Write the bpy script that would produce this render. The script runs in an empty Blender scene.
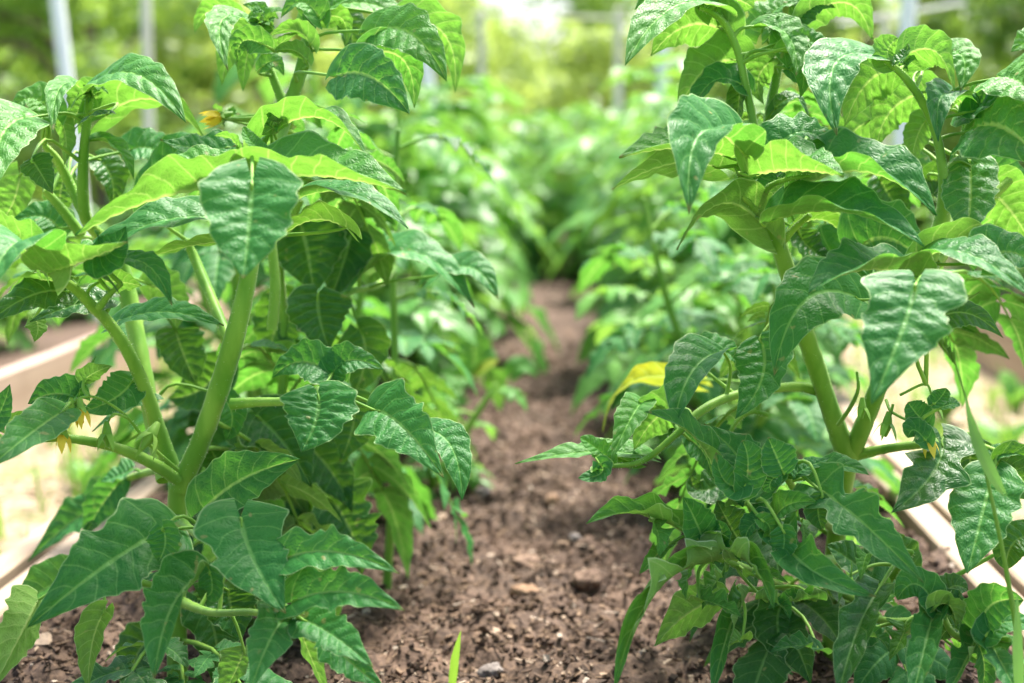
import bpy, math, random
import numpy as np
from mathutils import Vector, Matrix, noise
random.seed(7); RS = np.random.RandomState(11)
R = math.radians
S = bpy.context.scene
COL = S.collection

# ------------------------------------------------------------------ camera
F = 1422.2
cam_d = bpy.data.cameras.new('camera'); cam = bpy.data.objects.new('camera', cam_d); COL.objects.link(cam)
cam_d.lens = 50; cam_d.sensor_width = 36; cam_d.clip_start = 0.05; cam_d.clip_end = 500
cam.location = (0, 0, 0.5)
cam.rotation_euler = (R(90 - 7.7), 0, R(2.2))
S.camera = cam
cam_d.dof.use_dof = True; cam_d.dof.focus_distance = 1.17; cam_d.dof.aperture_fstop = 3.6
CM = Matrix.Translation(cam.location) @ cam.rotation_euler.to_matrix().to_4x4()
CMn = np.array(CM)
def P(px, py, d):
    v = CM @ Vector(((px - 512) / F * d, -(py - 341.5) / F * d, -d))
    return np.array(v)
CAM = np.array(cam.location)

# ------------------------------------------------------------------ materials
def mat(name):
    m = bpy.data.materials.new(name); m.use_nodes = True
    nt = m.node_tree; nt.nodes.clear()
    return m, nt, nt.nodes, nt.links
def nd(ns, t, **kw):
    n = ns.new(t)
    for k, v in kw.items(): setattr(n, k, v)
    return n
def math_n(nt, op, a, b=None, c=None):
    n = nt.nodes.new('ShaderNodeMath'); n.operation = op
    for i, x in enumerate((a, b, c)):
        if x is None: continue
        if isinstance(x, (int, float)): n.inputs[i].default_value = x
        else: nt.links.new(x, n.inputs[i])
    return n.outputs[0]
def mixc(nt, f, a, b, bt='MIX'):
    n = nt.nodes.new('ShaderNodeMix'); n.data_type = 'RGBA'; n.blend_type = bt
    for i, x in ((0, f), (6, a), (7, b)):
        if isinstance(x, (int, float)): n.inputs[i].default_value = x
        elif isinstance(x, tuple): n.inputs[i].default_value = (*x, 1)
        else: nt.links.new(x, n.inputs[i])
    return n.outputs[2]
def ramp(nt, fac, stops):
    n = nt.nodes.new('ShaderNodeValToRGB'); cr = n.color_ramp
    while len(cr.elements) < len(stops): cr.elements.new(0.5)
    for e, (p, c) in zip(cr.elements, stops):
        e.position = p; e.color = (*c, 1) if len(c) == 3 else c
    nt.links.new(fac, n.inputs[0]); return n.outputs[0]
def smooth(nt, x, lo, hi, a=0.0, b=1.0):
    n = nt.nodes.new('ShaderNodeMapRange'); n.interpolation_type = 'SMOOTHSTEP'
    nt.links.new(x, n.inputs[0])
    for i, v in ((1, lo), (2, hi), (3, a), (4, b)): n.inputs[i].default_value = v
    return n.outputs[0]

def leaf_mat(name, top, top2, under, trans, tw=0.4, rough=0.5, spec=0.30, bump=0.4, detail=True, yellowing=0.0, veins=7.0, rug=26.0):
    m, nt, ns, ln = mat(name)
    out = ns.new('ShaderNodeOutputMaterial')
    geo = ns.new('ShaderNodeNewGeometry'); oi = ns.new('ShaderNodeObjectInfo')
    uv = nd(ns, 'ShaderNodeUVMap', uv_map='UVMap')
    sep = ns.new('ShaderNodeSeparateXYZ'); ln.new(uv.outputs[0], sep.inputs[0])
    tc = ns.new('ShaderNodeTexCoord')
    nz = ns.new('ShaderNodeTexNoise'); nz.inputs['Scale'].default_value = 18; nz.inputs['Detail'].default_value = 3
    ln.new(tc.outputs['Object'], nz.inputs['Vector'])
    rnd = math_n(nt, 'FRACT', math_n(nt, 'ADD', oi.outputs['Random'], geo.outputs['Random Per Island']))
    base = mixc(nt, rnd, top, top2)
    base = mixc(nt, math_n(nt, 'MULTIPLY', nz.outputs[0], 0.5), base, tuple(x * 0.45 for x in top))
    U = math_n(nt, 'ABSOLUTE', math_n(nt, 'SUBTRACT', math_n(nt, 'MULTIPLY', sep.outputs[0], 2.0), 1.0))
    V = sep.outputs[1]
    und = mixc(nt, rnd, under, tuple(x * 0.8 for x in under))
    tr = mixc(nt, rnd, trans, tuple(x * 0.75 for x in trans))
    # veins: midrib, laterals, fine net
    ph = math_n(nt, 'MULTIPLY', math_n(nt, 'SUBTRACT', V, math_n(nt, 'MULTIPLY', math_n(nt, 'POWER', U, 1.2), 0.17)), veins)
    fr = math_n(nt, 'ABSOLUTE', math_n(nt, 'SUBTRACT', math_n(nt, 'FRACT', math_n(nt, 'ADD', ph, 0.5)), 0.5))
    lat = smooth(nt, fr, 0.01, 0.075, 1, 0)
    mid = smooth(nt, U, 0.02, 0.085, 1, 0)
    edge = smooth(nt, U, 0.945, 0.985, 0, 1)
    vein = math_n(nt, 'MAXIMUM', mid, math_n(nt, 'MULTIPLY', lat, 0.48))
    if detail:
        vor = ns.new('ShaderNodeTexVoronoi'); vor.feature = 'DISTANCE_TO_EDGE'; vor.inputs['Scale'].default_value = 1.0
        mp = ns.new('ShaderNodeMapping'); mp.inputs['Scale'].default_value = (rug * 0.55, rug, 1)
        nz2 = ns.new('ShaderNodeTexNoise'); nz2.inputs['Scale'].default_value = 9
        ln.new(uv.outputs[0], nz2.inputs['Vector'])
        wob = mixc(nt, 0.06, uv.outputs[0], nz2.outputs[1], 'ADD')
        ln.new(wob, mp.inputs['Vector']); ln.new(mp.outputs[0], vor.inputs['Vector'])
        net = smooth(nt, vor.outputs[0], 0.0, 0.35, 0, 1)
        netv = smooth(nt, vor.outputs[0], 0.0, 0.06, 1, 0)
        vein = math_n(nt, 'MAXIMUM', vein, math_n(nt, 'MULTIPLY', netv, 0.16))
        h = math_n(nt, 'ADD', math_n(nt, 'MULTIPLY', net, 0.45), math_n(nt, 'MULTIPLY', smooth(nt, fr, 0.0, 0.4, 0, 1), 0.75))
        h = math_n(nt, 'SUBTRACT', h, math_n(nt, 'MULTIPLY', mid, 0.8))
        bp = ns.new('ShaderNodeBump'); bp.inputs['Strength'].default_value = bump; bp.inputs['Distance'].default_value = 0.0015
        ln.new(h, bp.inputs['Height'])
    vc_t = tuple(min(1, x * 1.2 + y) for x, y in zip(top2, (0.14, 0.20, 0.07)))
    base = mixc(nt, math_n(nt, 'MULTIPLY', vein, 0.58), base, vc_t)
    base = mixc(nt, math_n(nt, 'MULTIPLY', edge, 0.6), base, (0.45, 0.62, 0.26))
    und = mixc(nt, math_n(nt, 'MULTIPLY', vein, 0.6), und, (0.40, 0.56, 0.20)); und = mixc(nt, math_n(nt, 'MULTIPLY', edge, 0.7), und, (0.55, 0.70, 0.36))
    if yellowing:
        yl = smooth(nt, nz.outputs[0], 0.45, 0.7, 0, yellowing)
        base = mixc(nt, yl, base, (0.42, 0.45, 0.03)); und = mixc(nt, yl, und, (0.5, 0.5, 0.06)); tr = mixc(nt, yl, tr, (0.6, 0.55, 0.02))
    if detail:
        n5 = ns.new('ShaderNodeTexNoise'); n5.inputs['Scale'].default_value = 95; n5.inputs['Detail'].default_value = 1; ln.new(tc.outputs['Object'], n5.inputs['Vector'])
        spot = math_n(nt, 'MULTIPLY', smooth(nt, n5.outputs[0], .70, .76, 0, 1), smooth(nt, rnd, .3, .6, 0, .8))
        base = mixc(nt, spot, base, (0.30, 0.30, 0.10)); und = mixc(nt, spot, und, (0.34, 0.32, 0.12))
        tipb = math_n(nt, 'MULTIPLY', smooth(nt, V, .95, .99, 0, 1), smooth(nt, rnd, .62, .7, 0, .8)); base = mixc(nt, tipb, base, (0.30, 0.24, 0.08))
    c = mixc(nt, geo.outputs['Backfacing'], base, und)
    pb = ns.new('ShaderNodeBsdfPrincipled')
    ln.new(c, pb.inputs['Base Color']); pb.inputs['Roughness'].default_value = rough
    pb.inputs['Specular IOR Level'].default_value = spec
    pb.inputs['Sheen Weight'].default_value = 0.03; pb.inputs['Sheen Roughness'].default_value = 0.45
    pb.inputs['Sheen Tint'].default_value = (0.85, 1, 0.85, 1)
    rr = mixc(nt, geo.outputs['Backfacing'], (rough,) * 3, (0.75,) * 3); ln.new(rr, pb.inputs['Roughness'])
    tb = ns.new('ShaderNodeBsdfTranslucent'); 
    n4 = ns.new('ShaderNodeTexNoise'); n4.inputs['Scale'].default_value = 5; n4.inputs['Detail'].default_value = 2; ln.new(uv.outputs[0], n4.inputs['Vector'])
    trv = mixc(nt, smooth(nt, n4.outputs[0], .35, .65), tr, tuple(x * 0.6 for x in trans))
    trv = mixc(nt, math_n(nt, 'MULTIPLY', vein, 0.75), trv, (0.50, 0.70, 0.16))
    ln.new(trv, tb.inputs['Color'])
    if detail:
        ln.new(bp.outputs[0], pb.inputs['Normal']); ln.new(bp.outputs[0], tb.inputs['Normal'])
    mx = ns.new('ShaderNodeMixShader'); mx.inputs[0].default_value = tw
    ln.new(pb.outputs[0], mx.inputs[1]); ln.new(tb.outputs[0], mx.inputs[2]); ln.new(mx.outputs[0], out.inputs[0])
    return m

LEAF = leaf_mat('leaf_green', (0.024, 0.175, 0.034), (0.046, 0.245, 0.046), (0.19, 0.36, 0.085), (0.14, 0.46, 0.040), tw=0.38)
LEAFY = leaf_mat('leaf_young', (0.055, 0.250, 0.030), (0.100, 0.340, 0.040), (0.20, 0.38, 0.08), (0.20, 0.50, 0.045), rough=0.48, bump=0.45, rug=34)
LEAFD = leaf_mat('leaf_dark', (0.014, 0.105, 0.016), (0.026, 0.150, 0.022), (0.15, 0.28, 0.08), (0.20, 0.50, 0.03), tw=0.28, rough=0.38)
LEAFYEL = leaf_mat('leaf_yellowing', (0.13, 0.30, 0.03), (0.22, 0.36, 0.03), (0.34, 0.42, 0.06), (0.42, 0.50, 0.03), yellowing=0.8)
LEAFB = leaf_mat('leaf_far', (0.055, 0.230, 0.036), (0.13, 0.37, 0.055), (0.19, 0.37, 0.08), (0.22, 0.52, 0.06), detail=False, rough=0.4)
LEAFL = leaf_mat('leaf_light', (0.11, 0.34, 0.06), (0.20, 0.46, 0.08), (0.24, 0.44, 0.10), (0.30, 0.60, 0.07), detail=False, rough=0.42)
MATS = {'g': LEAF, 'y': LEAFY, 'd': LEAFD, 'Y': LEAFYEL}

def simple_mat(name, c1, c2, rough=0.7, scale=30, bump=0.3, bdist=0.002, spec=0.4, trans=None, tw=0, sheen=0, stretch=(1, 1, 1), island=False):
    m, nt, ns, ln = mat(name)
    out = ns.new('ShaderNodeOutputMaterial'); pb = ns.new('ShaderNodeBsdfPrincipled')
    tc = ns.new('ShaderNodeTexCoord'); mp = ns.new('ShaderNodeMapping'); mp.inputs['Scale'].default_value = stretch
    nz = ns.new('ShaderNodeTexNoise'); nz.inputs['Scale'].default_value = scale; nz.inputs['Detail'].default_value = 6
    ln.new(tc.outputs['Object'], mp.inputs[0]); ln.new(mp.outputs[0], nz.inputs['Vector'])
    f = smooth(nt, nz.outputs[0], 0.35, 0.65)
    if island:
        geo = ns.new('ShaderNodeNewGeometry'); f = math_n(nt, 'ADD', math_n(nt, 'MULTIPLY', f, 0.3), math_n(nt, 'MULTIPLY', geo.outputs['Random Per Island'], 0.7))
    c = mixc(nt, f, c1, c2)
    ln.new(c, pb.inputs['Base Color']); pb.inputs['Roughness'].default_value = rough
    pb.inputs['Specular IOR Level'].default_value = spec; pb.inputs['Sheen Weight'].default_value = sheen
    bp = ns.new('ShaderNodeBump'); bp.inputs['Strength'].default_value = bump; bp.inputs['Distance'].default_value = bdist
    ln.new(nz.outputs[0], bp.inputs['Height']); ln.new(bp.outputs[0], pb.inputs['Normal'])
    if trans:
        tb = ns.new('ShaderNodeBsdfTranslucent'); tb.inputs[0].default_value = (*trans, 1)
        mx = ns.new('ShaderNodeMixShader'); mx.inputs[0].default_value = tw
        ln.new(pb.outputs[0], mx.inputs[1]); ln.new(tb.outputs[0], mx.inputs[2]); ln.new(mx.outputs[0], out.inputs[0])
    else: ln.new(pb.outputs[0], out.inputs[0])
    return m
STEM = simple_mat('stem_green', (0.13, 0.32, 0.030), (0.26, 0.47, 0.065), 0.5, 45, 0.35, 0.0012, spec=.25, sheen=0.12, trans=(0.3, 0.5, 0.05), tw=0.15, stretch=(1, 1, 0.15))
HAIR = simple_mat('stem_hair', (0.75, 0.82, 0.60), (0.85, 0.9, 0.7), 0.6, 10, 0, trans=(0.7, 0.85, 0.5), tw=0.5)
PETAL = simple_mat('petal_yellow', (0.80, 0.62, 0.04), (0.88, 0.72, 0.10), 0.6, 40, trans=(0.8, 0.6, 0.05), tw=0.3)
WHITE = simple_mat('pole_white_paint', (0.86, 0.86, 0.86), (0.80, 0.80, 0.81), 0.4, 12, 0.05)
POLEW = simple_mat('pole_weathered', (0.62, 0.57, 0.48), (0.76, 0.72, 0.62), 0.7, 20, 0.3, stretch=(1, 1, 0.1))
BARK = simple_mat('bark', (0.10, 0.075, 0.05), (0.18, 0.14, 0.10), 0.9, 20, 0.6, 0.01, stretch=(1, 1, 0.3))
BLADE = simple_mat('grass_bluish', (0.06, 0.17, 0.06), (0.10, 0.24, 0.08), 0.45, 30, trans=(0.2, 0.45, 0.08), tw=0.25)
GRASS = simple_mat('grass_green', (0.10, 0.24, 0.04), (0.22, 0.36, 0.07), 0.5, 30, trans=(0.3, 0.55, 0.05), tw=0.35, island=True)
STRAW = simple_mat('straw', (0.22, 0.16, 0.08), (0.44, 0.36, 0.22), 0.6, 40, island=True)
FRUIT = simple_mat('fruit_green', (0.30, 0.42, 0.12), (0.36, 0.48, 0.16), 0.3, 20, 0)
STONE = simple_mat('stone', (0.12, 0.10, 0.09), (0.22, 0.19, 0.17), 0.85, 90, 0.6, 0.002)

def wood_mat(name, c1, c2, c3):
    m, nt, ns, ln = mat(name)
    out = ns.new('ShaderNodeOutputMaterial'); pb = ns.new('ShaderNodeBsdfPrincipled')
    tc = ns.new('ShaderNodeTexCoord'); mp = ns.new('ShaderNodeMapping'); mp.inputs['Scale'].default_value = (60, 1.6, 60)
    ln.new(tc.outputs['Object'], mp.inputs[0])
    nz = ns.new('ShaderNodeTexNoise'); nz.inputs['Scale'].default_value = 1.0; nz.inputs['Detail'].default_value = 7; nz.inputs['Distortion'].default_value = 0.6
    ln.new(mp.outputs[0], nz.inputs['Vector'])
    n2 = ns.new('ShaderNodeTexNoise'); n2.inputs['Scale'].default_value = 4.0; n2.inputs['Detail'].default_value = 4
    ln.new(tc.outputs['Object'], n2.inputs['Vector'])
    c = mixc(nt, smooth(nt, nz.outputs[0], 0.3, 0.7), c1, c2)
    c = mixc(nt, smooth(nt, n2.outputs[0], 0.5, 0.75, 0, 0.7), c, c3)
    ln.new(c, pb.inputs['Base Color']); pb.inputs['Roughness'].default_value = 0.75
    bp = ns.new('ShaderNodeBump'); bp.inputs['Strength'].default_value = 0.5; bp.inputs['Distance'].default_value = 0.001
    ln.new(nz.outputs[0], bp.inputs['Height']); ln.new(bp.outputs[0], pb.inputs['Normal']); ln.new(pb.outputs[0], out.inputs[0])
    return m
WOOD = wood_mat('board_wood', (0.30, 0.22, 0.15), (0.41, 0.32, 0.23), (0.17, 0.12, 0.08))
WOODP = wood_mat('board_wood_pinkish', (0.38, 0.27, 0.21), (0.48, 0.36, 0.29), (0.24, 0.16, 0.12))

def soil_mat(name, island, dark=1.0):
    m, nt, ns, ln = mat(name)
    out = ns.new('ShaderNodeOutputMaterial'); pb = ns.new('ShaderNodeBsdfPrincipled')
    tc = ns.new('ShaderNodeTexCoord')
    n1 = ns.new('ShaderNodeTexNoise'); n1.inputs['Scale'].default_value = 9; n1.inputs['Detail'].default_value = 5
    n2 = ns.new('ShaderNodeTexNoise'); n2.inputs['Scale'].default_value = 160; n2.inputs['Detail'].default_value = 6
    for n in (n1, n2): ln.new(tc.outputs['Object'], n.inputs['Vector'])
    D = dark
    c = ramp(nt, n2.outputs[0], [(0.30, (0.022 * D, 0.013 * D, 0.009 * D)), (0.5, (0.072 * D, 0.046 * D, 0.031 * D)), (0.72, (0.15 * D, 0.096 * D, 0.062 * D))])
    c = mixc(nt, smooth(nt, n1.outputs[0], 0.4, 0.68, 0, 0.45), c, (0.15 * D, 0.092 * D, 0.062 * D))
    if island:
        geo = ns.new('ShaderNodeNewGeometry')
        k = ramp(nt, geo.outputs['Random Per Island'], [(0.0, (0.025, 0.015, 0.010)), (0.3, (0.065, 0.041, 0.027)), (0.6, (0.13, 0.082, 0.050)), (0.85, (0.24, 0.160, 0.100)), (0.96, (0.44, 0.34, 0.25)), (1.0, (0.60, 0.50, 0.40))])
        c = mixc(nt, 0.75, c, k)
    ln.new(c, pb.inputs['Base Color']); pb.inputs['Roughness'].default_value = 0.85; pb.inputs['Specular IOR Level'].default_value = 0.3
    bp = ns.new('ShaderNodeBump'); bp.inputs['Strength'].default_value = 0.8; bp.inputs['Distance'].default_value = 0.003
    ln.new(n2.outputs[0], bp.inputs['Height']); ln.new(bp.outputs[0], pb.inputs['Normal']); ln.new(pb.outputs[0], out.inputs[0])
    return m
SOIL = soil_mat('soil', False); MULCH = soil_mat('mulch', True)

# ------------------------------------------------------------------ mesh helpers
class MB:
    def __init__(s): s.v = []; s.f = []; s.m = []; s.uv = []; s.n = 0
    def add(s, verts, faces, mi=0, uvs=None):
        s.v.append(np.asarray(verts, float)); k = s.n
        s.f.append(np.asarray(faces, int) + k if len(faces) else np.zeros((0, 4), int)); s.m.append(np.full(len(faces), mi))
        s.uv.append(np.asarray(uvs, float) if uvs is not None else np.full((len(verts), 2), 0.25)); s.n += len(verts)
    def build(s, name, mats, parent=None, smooth_=True):
        me = bpy.data.meshes.new(name)
        V = np.concatenate(s.v); Fq = [f for f in s.f]
        nf = sum(len(f) for f in Fq)
        loops = np.concatenate([f.ravel() for f in Fq]); tot = np.concatenate([np.full(len(f), f.shape[1]) for f in Fq])
        me.vertices.add(len(V)); me.vertices.foreach_set('co', V.astype(np.float32).ravel())
        me.loops.add(len(loops)); me.loops.foreach_set('vertex_index', loops.astype(np.int32))
        me.polygons.add(nf); st = np.concatenate([[0], np.cumsum(tot)[:-1]])
        me.polygons.foreach_set('loop_start', st.astype(np.int32)); me.polygons.foreach_set('loop_total', tot.astype(np.int32))
        me.polygons.foreach_set('material_index', np.concatenate(s.m).astype(np.int32))
        me.polygons.foreach_set('use_smooth', np.full(nf, smooth_))
        UV = np.concatenate(s.uv); ul = me.uv_layers.new(name='UVMap'); ul.data.foreach_set('uv', UV[loops].astype(np.float32).ravel())
        me.update(); me.validate()
        for m in (mats if isinstance(mats, (list, tuple)) else [mats]): me.materials.append(m)
        o = bpy.data.objects.new(name, me); COL.objects.link(o)
        if parent: o.parent = parent
        return o

def norm(a): return a / (np.linalg.norm(a, axis=-1, keepdims=True) + 1e-12)

def spline(pts, n):
    """Catmull-Rom through pts (k,3+): n samples"""
    p = np.asarray(pts, float); k = len(p)
    if k == 2:
        t = np.linspace(0, 1, n)[:, None]; return p[0] * (1 - t) + p[1] * t
    q = np.vstack([2 * p[0] - p[1], p, 2 * p[-1] - p[-2]])
    out = []
    for t in np.linspace(0, k - 1, n):
        i = min(int(t), k - 2); f = t - i
        a, b, c, d = q[i], q[i + 1], q[i + 2], q[i + 3]
        out.append(0.5 * (2 * b + (c - a) * f + (2 * a - 5 * b + 4 * c - d) * f * f + (3 * b - a - 3 * c + d) * f ** 3))
    return np.array(out)

def tube(mb, pts, rad, mi=0, ns=8, n=None, ridges=0, hairs=0, hair_len=0.0016, hair_mi=1, rough=0.0):
    """pts (k,3), rad (k,)"""
    k = len(pts); n = n or max(4, 4 * k)
    pr = spline(np.hstack([np.asarray(pts, float), np.asarray(rad, float)[:, None]]), n)
    C, r = pr[:, :3], np.maximum(pr[:, 3], 1e-4)
    T = norm(np.gradient(C, axis=0))
    ref = np.array([0.3, 0.9, 0.2]); A = norm(np.cross(T, ref)); B = np.cross(T, A)
    th = np.linspace(0, 2 * math.pi, ns, endpoint=False)
    rr = r[:, None] * (1 + ridges * np.cos(th * 5)[None])
    if rough: rr = rr * (1 + rough * RS.randn(n, 1))
    V = C[:, None] + rr[..., None] * (A[:, None] * np.cos(th)[None, :, None] + B[:, None] * np.sin(th)[None, :, None])
    V = V.reshape(-1, 3); i, j = np.meshgrid(np.arange(n - 1), np.arange(ns), indexing='ij'); j2 = (j + 1) % ns
    f = np.stack([i * ns + j, (i + 1) * ns + j, (i + 1) * ns + j2, i * ns + j2], -1).reshape(-1, 4)
    f = f[:, ::-1]
    mb.add(V, f, mi, np.tile([0.25, 0.3], (len(V), 1)))
    # rounded end
    tip = C[-1] + T[-1] * r[-1] * 0.6; e = (n - 1) * ns
    mb.add(np.vstack([V[e:e + ns], tip]), [[jj, (jj + 1) % ns, ns] for jj in range(ns)], mi)
    if hairs:
        L = np.linalg.norm(np.diff(C, axis=0), axis=1).sum(); N = int(hairs * L)
        hv = []; 
        for _ in range(N):
            t = random.random() * (n - 1.001); a = int(t); fr = t - a
            c = C[a] * (1 - fr) + C[a + 1] * fr; rad_ = r[a] * (1 - fr) + r[a + 1] * fr
            ph = random.random() * 6.283; d = A[a] * math.cos(ph) + B[a] * math.sin(ph)
            s = T[a] * 0.0002; hl = hair_len * random.uniform(0.5, 1.3)
            q = c + d * rad_ * 0.97; e_ = q + d * hl + T[a] * hl * random.uniform(-.4, .4)
            hv += [q - s, q + s, e_]
        if hv: mb.add(np.array(hv), np.arange(len(hv)).reshape(-1, 3), hair_mi)

PROF = {
 'o': [(0, .16), (.02, .42), (.05, .68), (.10, .90), (.16, 1.0), (.26, 1.03), (.42, .96), (.6, .78), (.75, .53), (.87, .29), (.95, .12), (1, 0.0)],
 'l': [(0, .16), (.02, .46), (.05, .74), (.09, .95), (.14, 1.05), (.20, 1.02), (.26, .86), (.31, .74), (.36, .82), (.43, .92), (.52, .84), (.57, .72), (.62, .70), (.68, .68), (.78, .48), (.89, .25), (.96, .1), (1, 0.0)],
 'c': [(0, .14), (.02, .40), (.05, .68), (.11, .94), (.17, .92), (.22, .62), (.26, .44), (.31, .46), (.37, .78), (.43, .88), (.50, .72), (.55, .52), (.60, .52), (.66, .60), (.74, .46), (.84, .28), (.93, .12), (1, 0.0)],
 'n': [(0, .24), (.06, .55), (.18, .88), (.35, 1.0), (.55, .94), (.73, .66), (.88, .33), (.96, .13), (1, 0.0)],
 'r': [(0, .18), (.02, .45), (.07, .82), (.25, 1.0), (.5, .97), (.7, .8), (.85, .55), (.95, .26), (1, 0.0)],
}
def leafgeom(mb, C, W, Nref, fold=(14, 14), curl=0.0, typ='o', serr=0.07, wave=0.05, pucker=0.02, twist=0.0, seed=0, nu=16, nv=42, mi=0, cord=None):
    """C: (3,3) quadratic bezier control points; Nref normal at the middle; W full width"""
    rs = np.random.RandomState(seed)
    pr = PROF[typ]; xs = np.array([p[0] for p in pr]); ys = np.array([p[1] for p in pr])
    v = np.linspace(0, 1, nv) ** 1.3; u = np.linspace(-1, 1, nu + 1)
    hs = []
    n_l = 7.0
    for side in (0, 1):
        j = rs.uniform(-.03, .03); h = np.interp(np.clip(v + j * np.sin(v * math.pi), 0, 1), xs, ys)
        ph = (n_l * (v - 0.17) + 0.5) % 1.0
        ph2 = (ph + 0.10 * np.sin(v * 9 + rs.rand() * 6)) % 1.0; saw = 0.5 - 0.5 * np.cos(2 * math.pi * ph2)
        amp = serr * (0.4 + 1.2 * np.interp(v, np.linspace(0, 1, 7), rs.rand(7))) * np.sin(np.clip(v * 1.2, 0, 1) * math.pi) ** 0.5
        h = h * (1 + amp * (saw - 0.5) * 2 + 0.018 * np.sin(v * 41 + rs.rand() * 6) + 0.05 * np.sin(v * 13 + rs.rand() * 6))
        hs.append(np.maximum(h, 0))
    h = np.where(u[None] < 0, hs[0][:, None], hs[1][:, None])
    au = np.abs(u)[None]
    cord = (0.20 if typ in 'olrc' else 0.05) if cord is None else cord
    VV = v[:, None] * np.ones_like(u)[None]
    a = VV - cord * au ** 1.1 * (1 - VV) ** 7
    if typ == 'l': a = a + 0.05 * au * np.sin(VV * math.pi * 2) * (VV > 0.0)
    s = u[None] * h * W / 2
    a3 = a[..., None]
    Pc = (1 - a3) ** 2 * C[0] + 2 * a3 * (1 - a3) * C[1] + a3 ** 2 * C[2]
    T = norm(2 * (1 - a3) * (C[1] - C[0]) + 2 * a3 * (C[2] - C[1]) + 1e-9)
    N = norm(Nref - (T @ Nref)[..., None] * T)
    Sd = np.cross(T, N)
    if twist:
        tw = np.radians(twist) * (a3 - 0.5); N, Sd = N * np.cos(tw) - Sd * np.sin(tw), Sd * np.cos(tw) + N * np.sin(tw)
    fo = np.radians(np.where(u >= 0, fold[0], fold[1]))[None] * (1 - 0.25 * VV)
    x = np.abs(s) / (W / 2)
    # curl: extra bend growing towards the margin
    ang = fo + curl * x * 0.9
    lat = s * np.cos(ang); hgt = np.abs(s) * np.sin(ang)
    Lg = np.linalg.norm(C[2] - C[0])
    phs = n_l * (VV - 0.17 * au ** 1.2)
    pucker = pucker * 1.05
    pk = pucker * W * (np.abs(np.sin(math.pi * phs)) ** 0.7) * np.sin(np.clip(au * 1.05, 0, 1) * math.pi) ** 0.6
    pk += 0.35 * pucker * W * np.sin(au * 14 + phs * 9 + rs.rand() * 6) * (1 - au ** 4)
    wv = wave * W * au ** 2.2 * np.sin(VV * (14 + 6 * rs.rand()) + rs.rand() * 6 + (u[None] > 0) * 2.1) * np.sin(np.clip(VV * 1.1 + .05, 0, 1) * math.pi)
    mr = -0.012 * W * np.exp(-(au / 0.06) ** 2)
    V3 = Pc + Sd * lat[..., None] + N * (hgt + pk + wv + mr)[..., None]
    m = nu + 1; i, j = np.meshgrid(np.arange(nv - 1), np.arange(nu), indexing='ij')
    f = np.stack([i * m + j, i * m + j + 1, (i + 1) * m + j + 1, (i + 1) * m + j], -1).reshape(-1, 4)
    uv = np.stack([(u[None] * .5 + .5) * np.ones_like(VV), VV], -1).reshape(-1, 2)
    mb.add(V3.reshape(-1, 3), f, mi, uv)

def empty(name, loc, label, cat, group=None, rot=0):
    o = bpy.data.objects.new(name, None); COL.objects.link(o); o.location = loc; o.rotation_euler[2] = rot
    o.empty_display_size = 0.05
    o['label'] = label; o['category'] = cat
    if group: o['group'] = group
    return o
def tag(o, label=None, cat=None, group=None, kind=None):
    if label: o['label'] = label
    if cat: o['category'] = cat
    if group: o['group'] = group
    if kind: o['kind'] = kind
    return o

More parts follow.
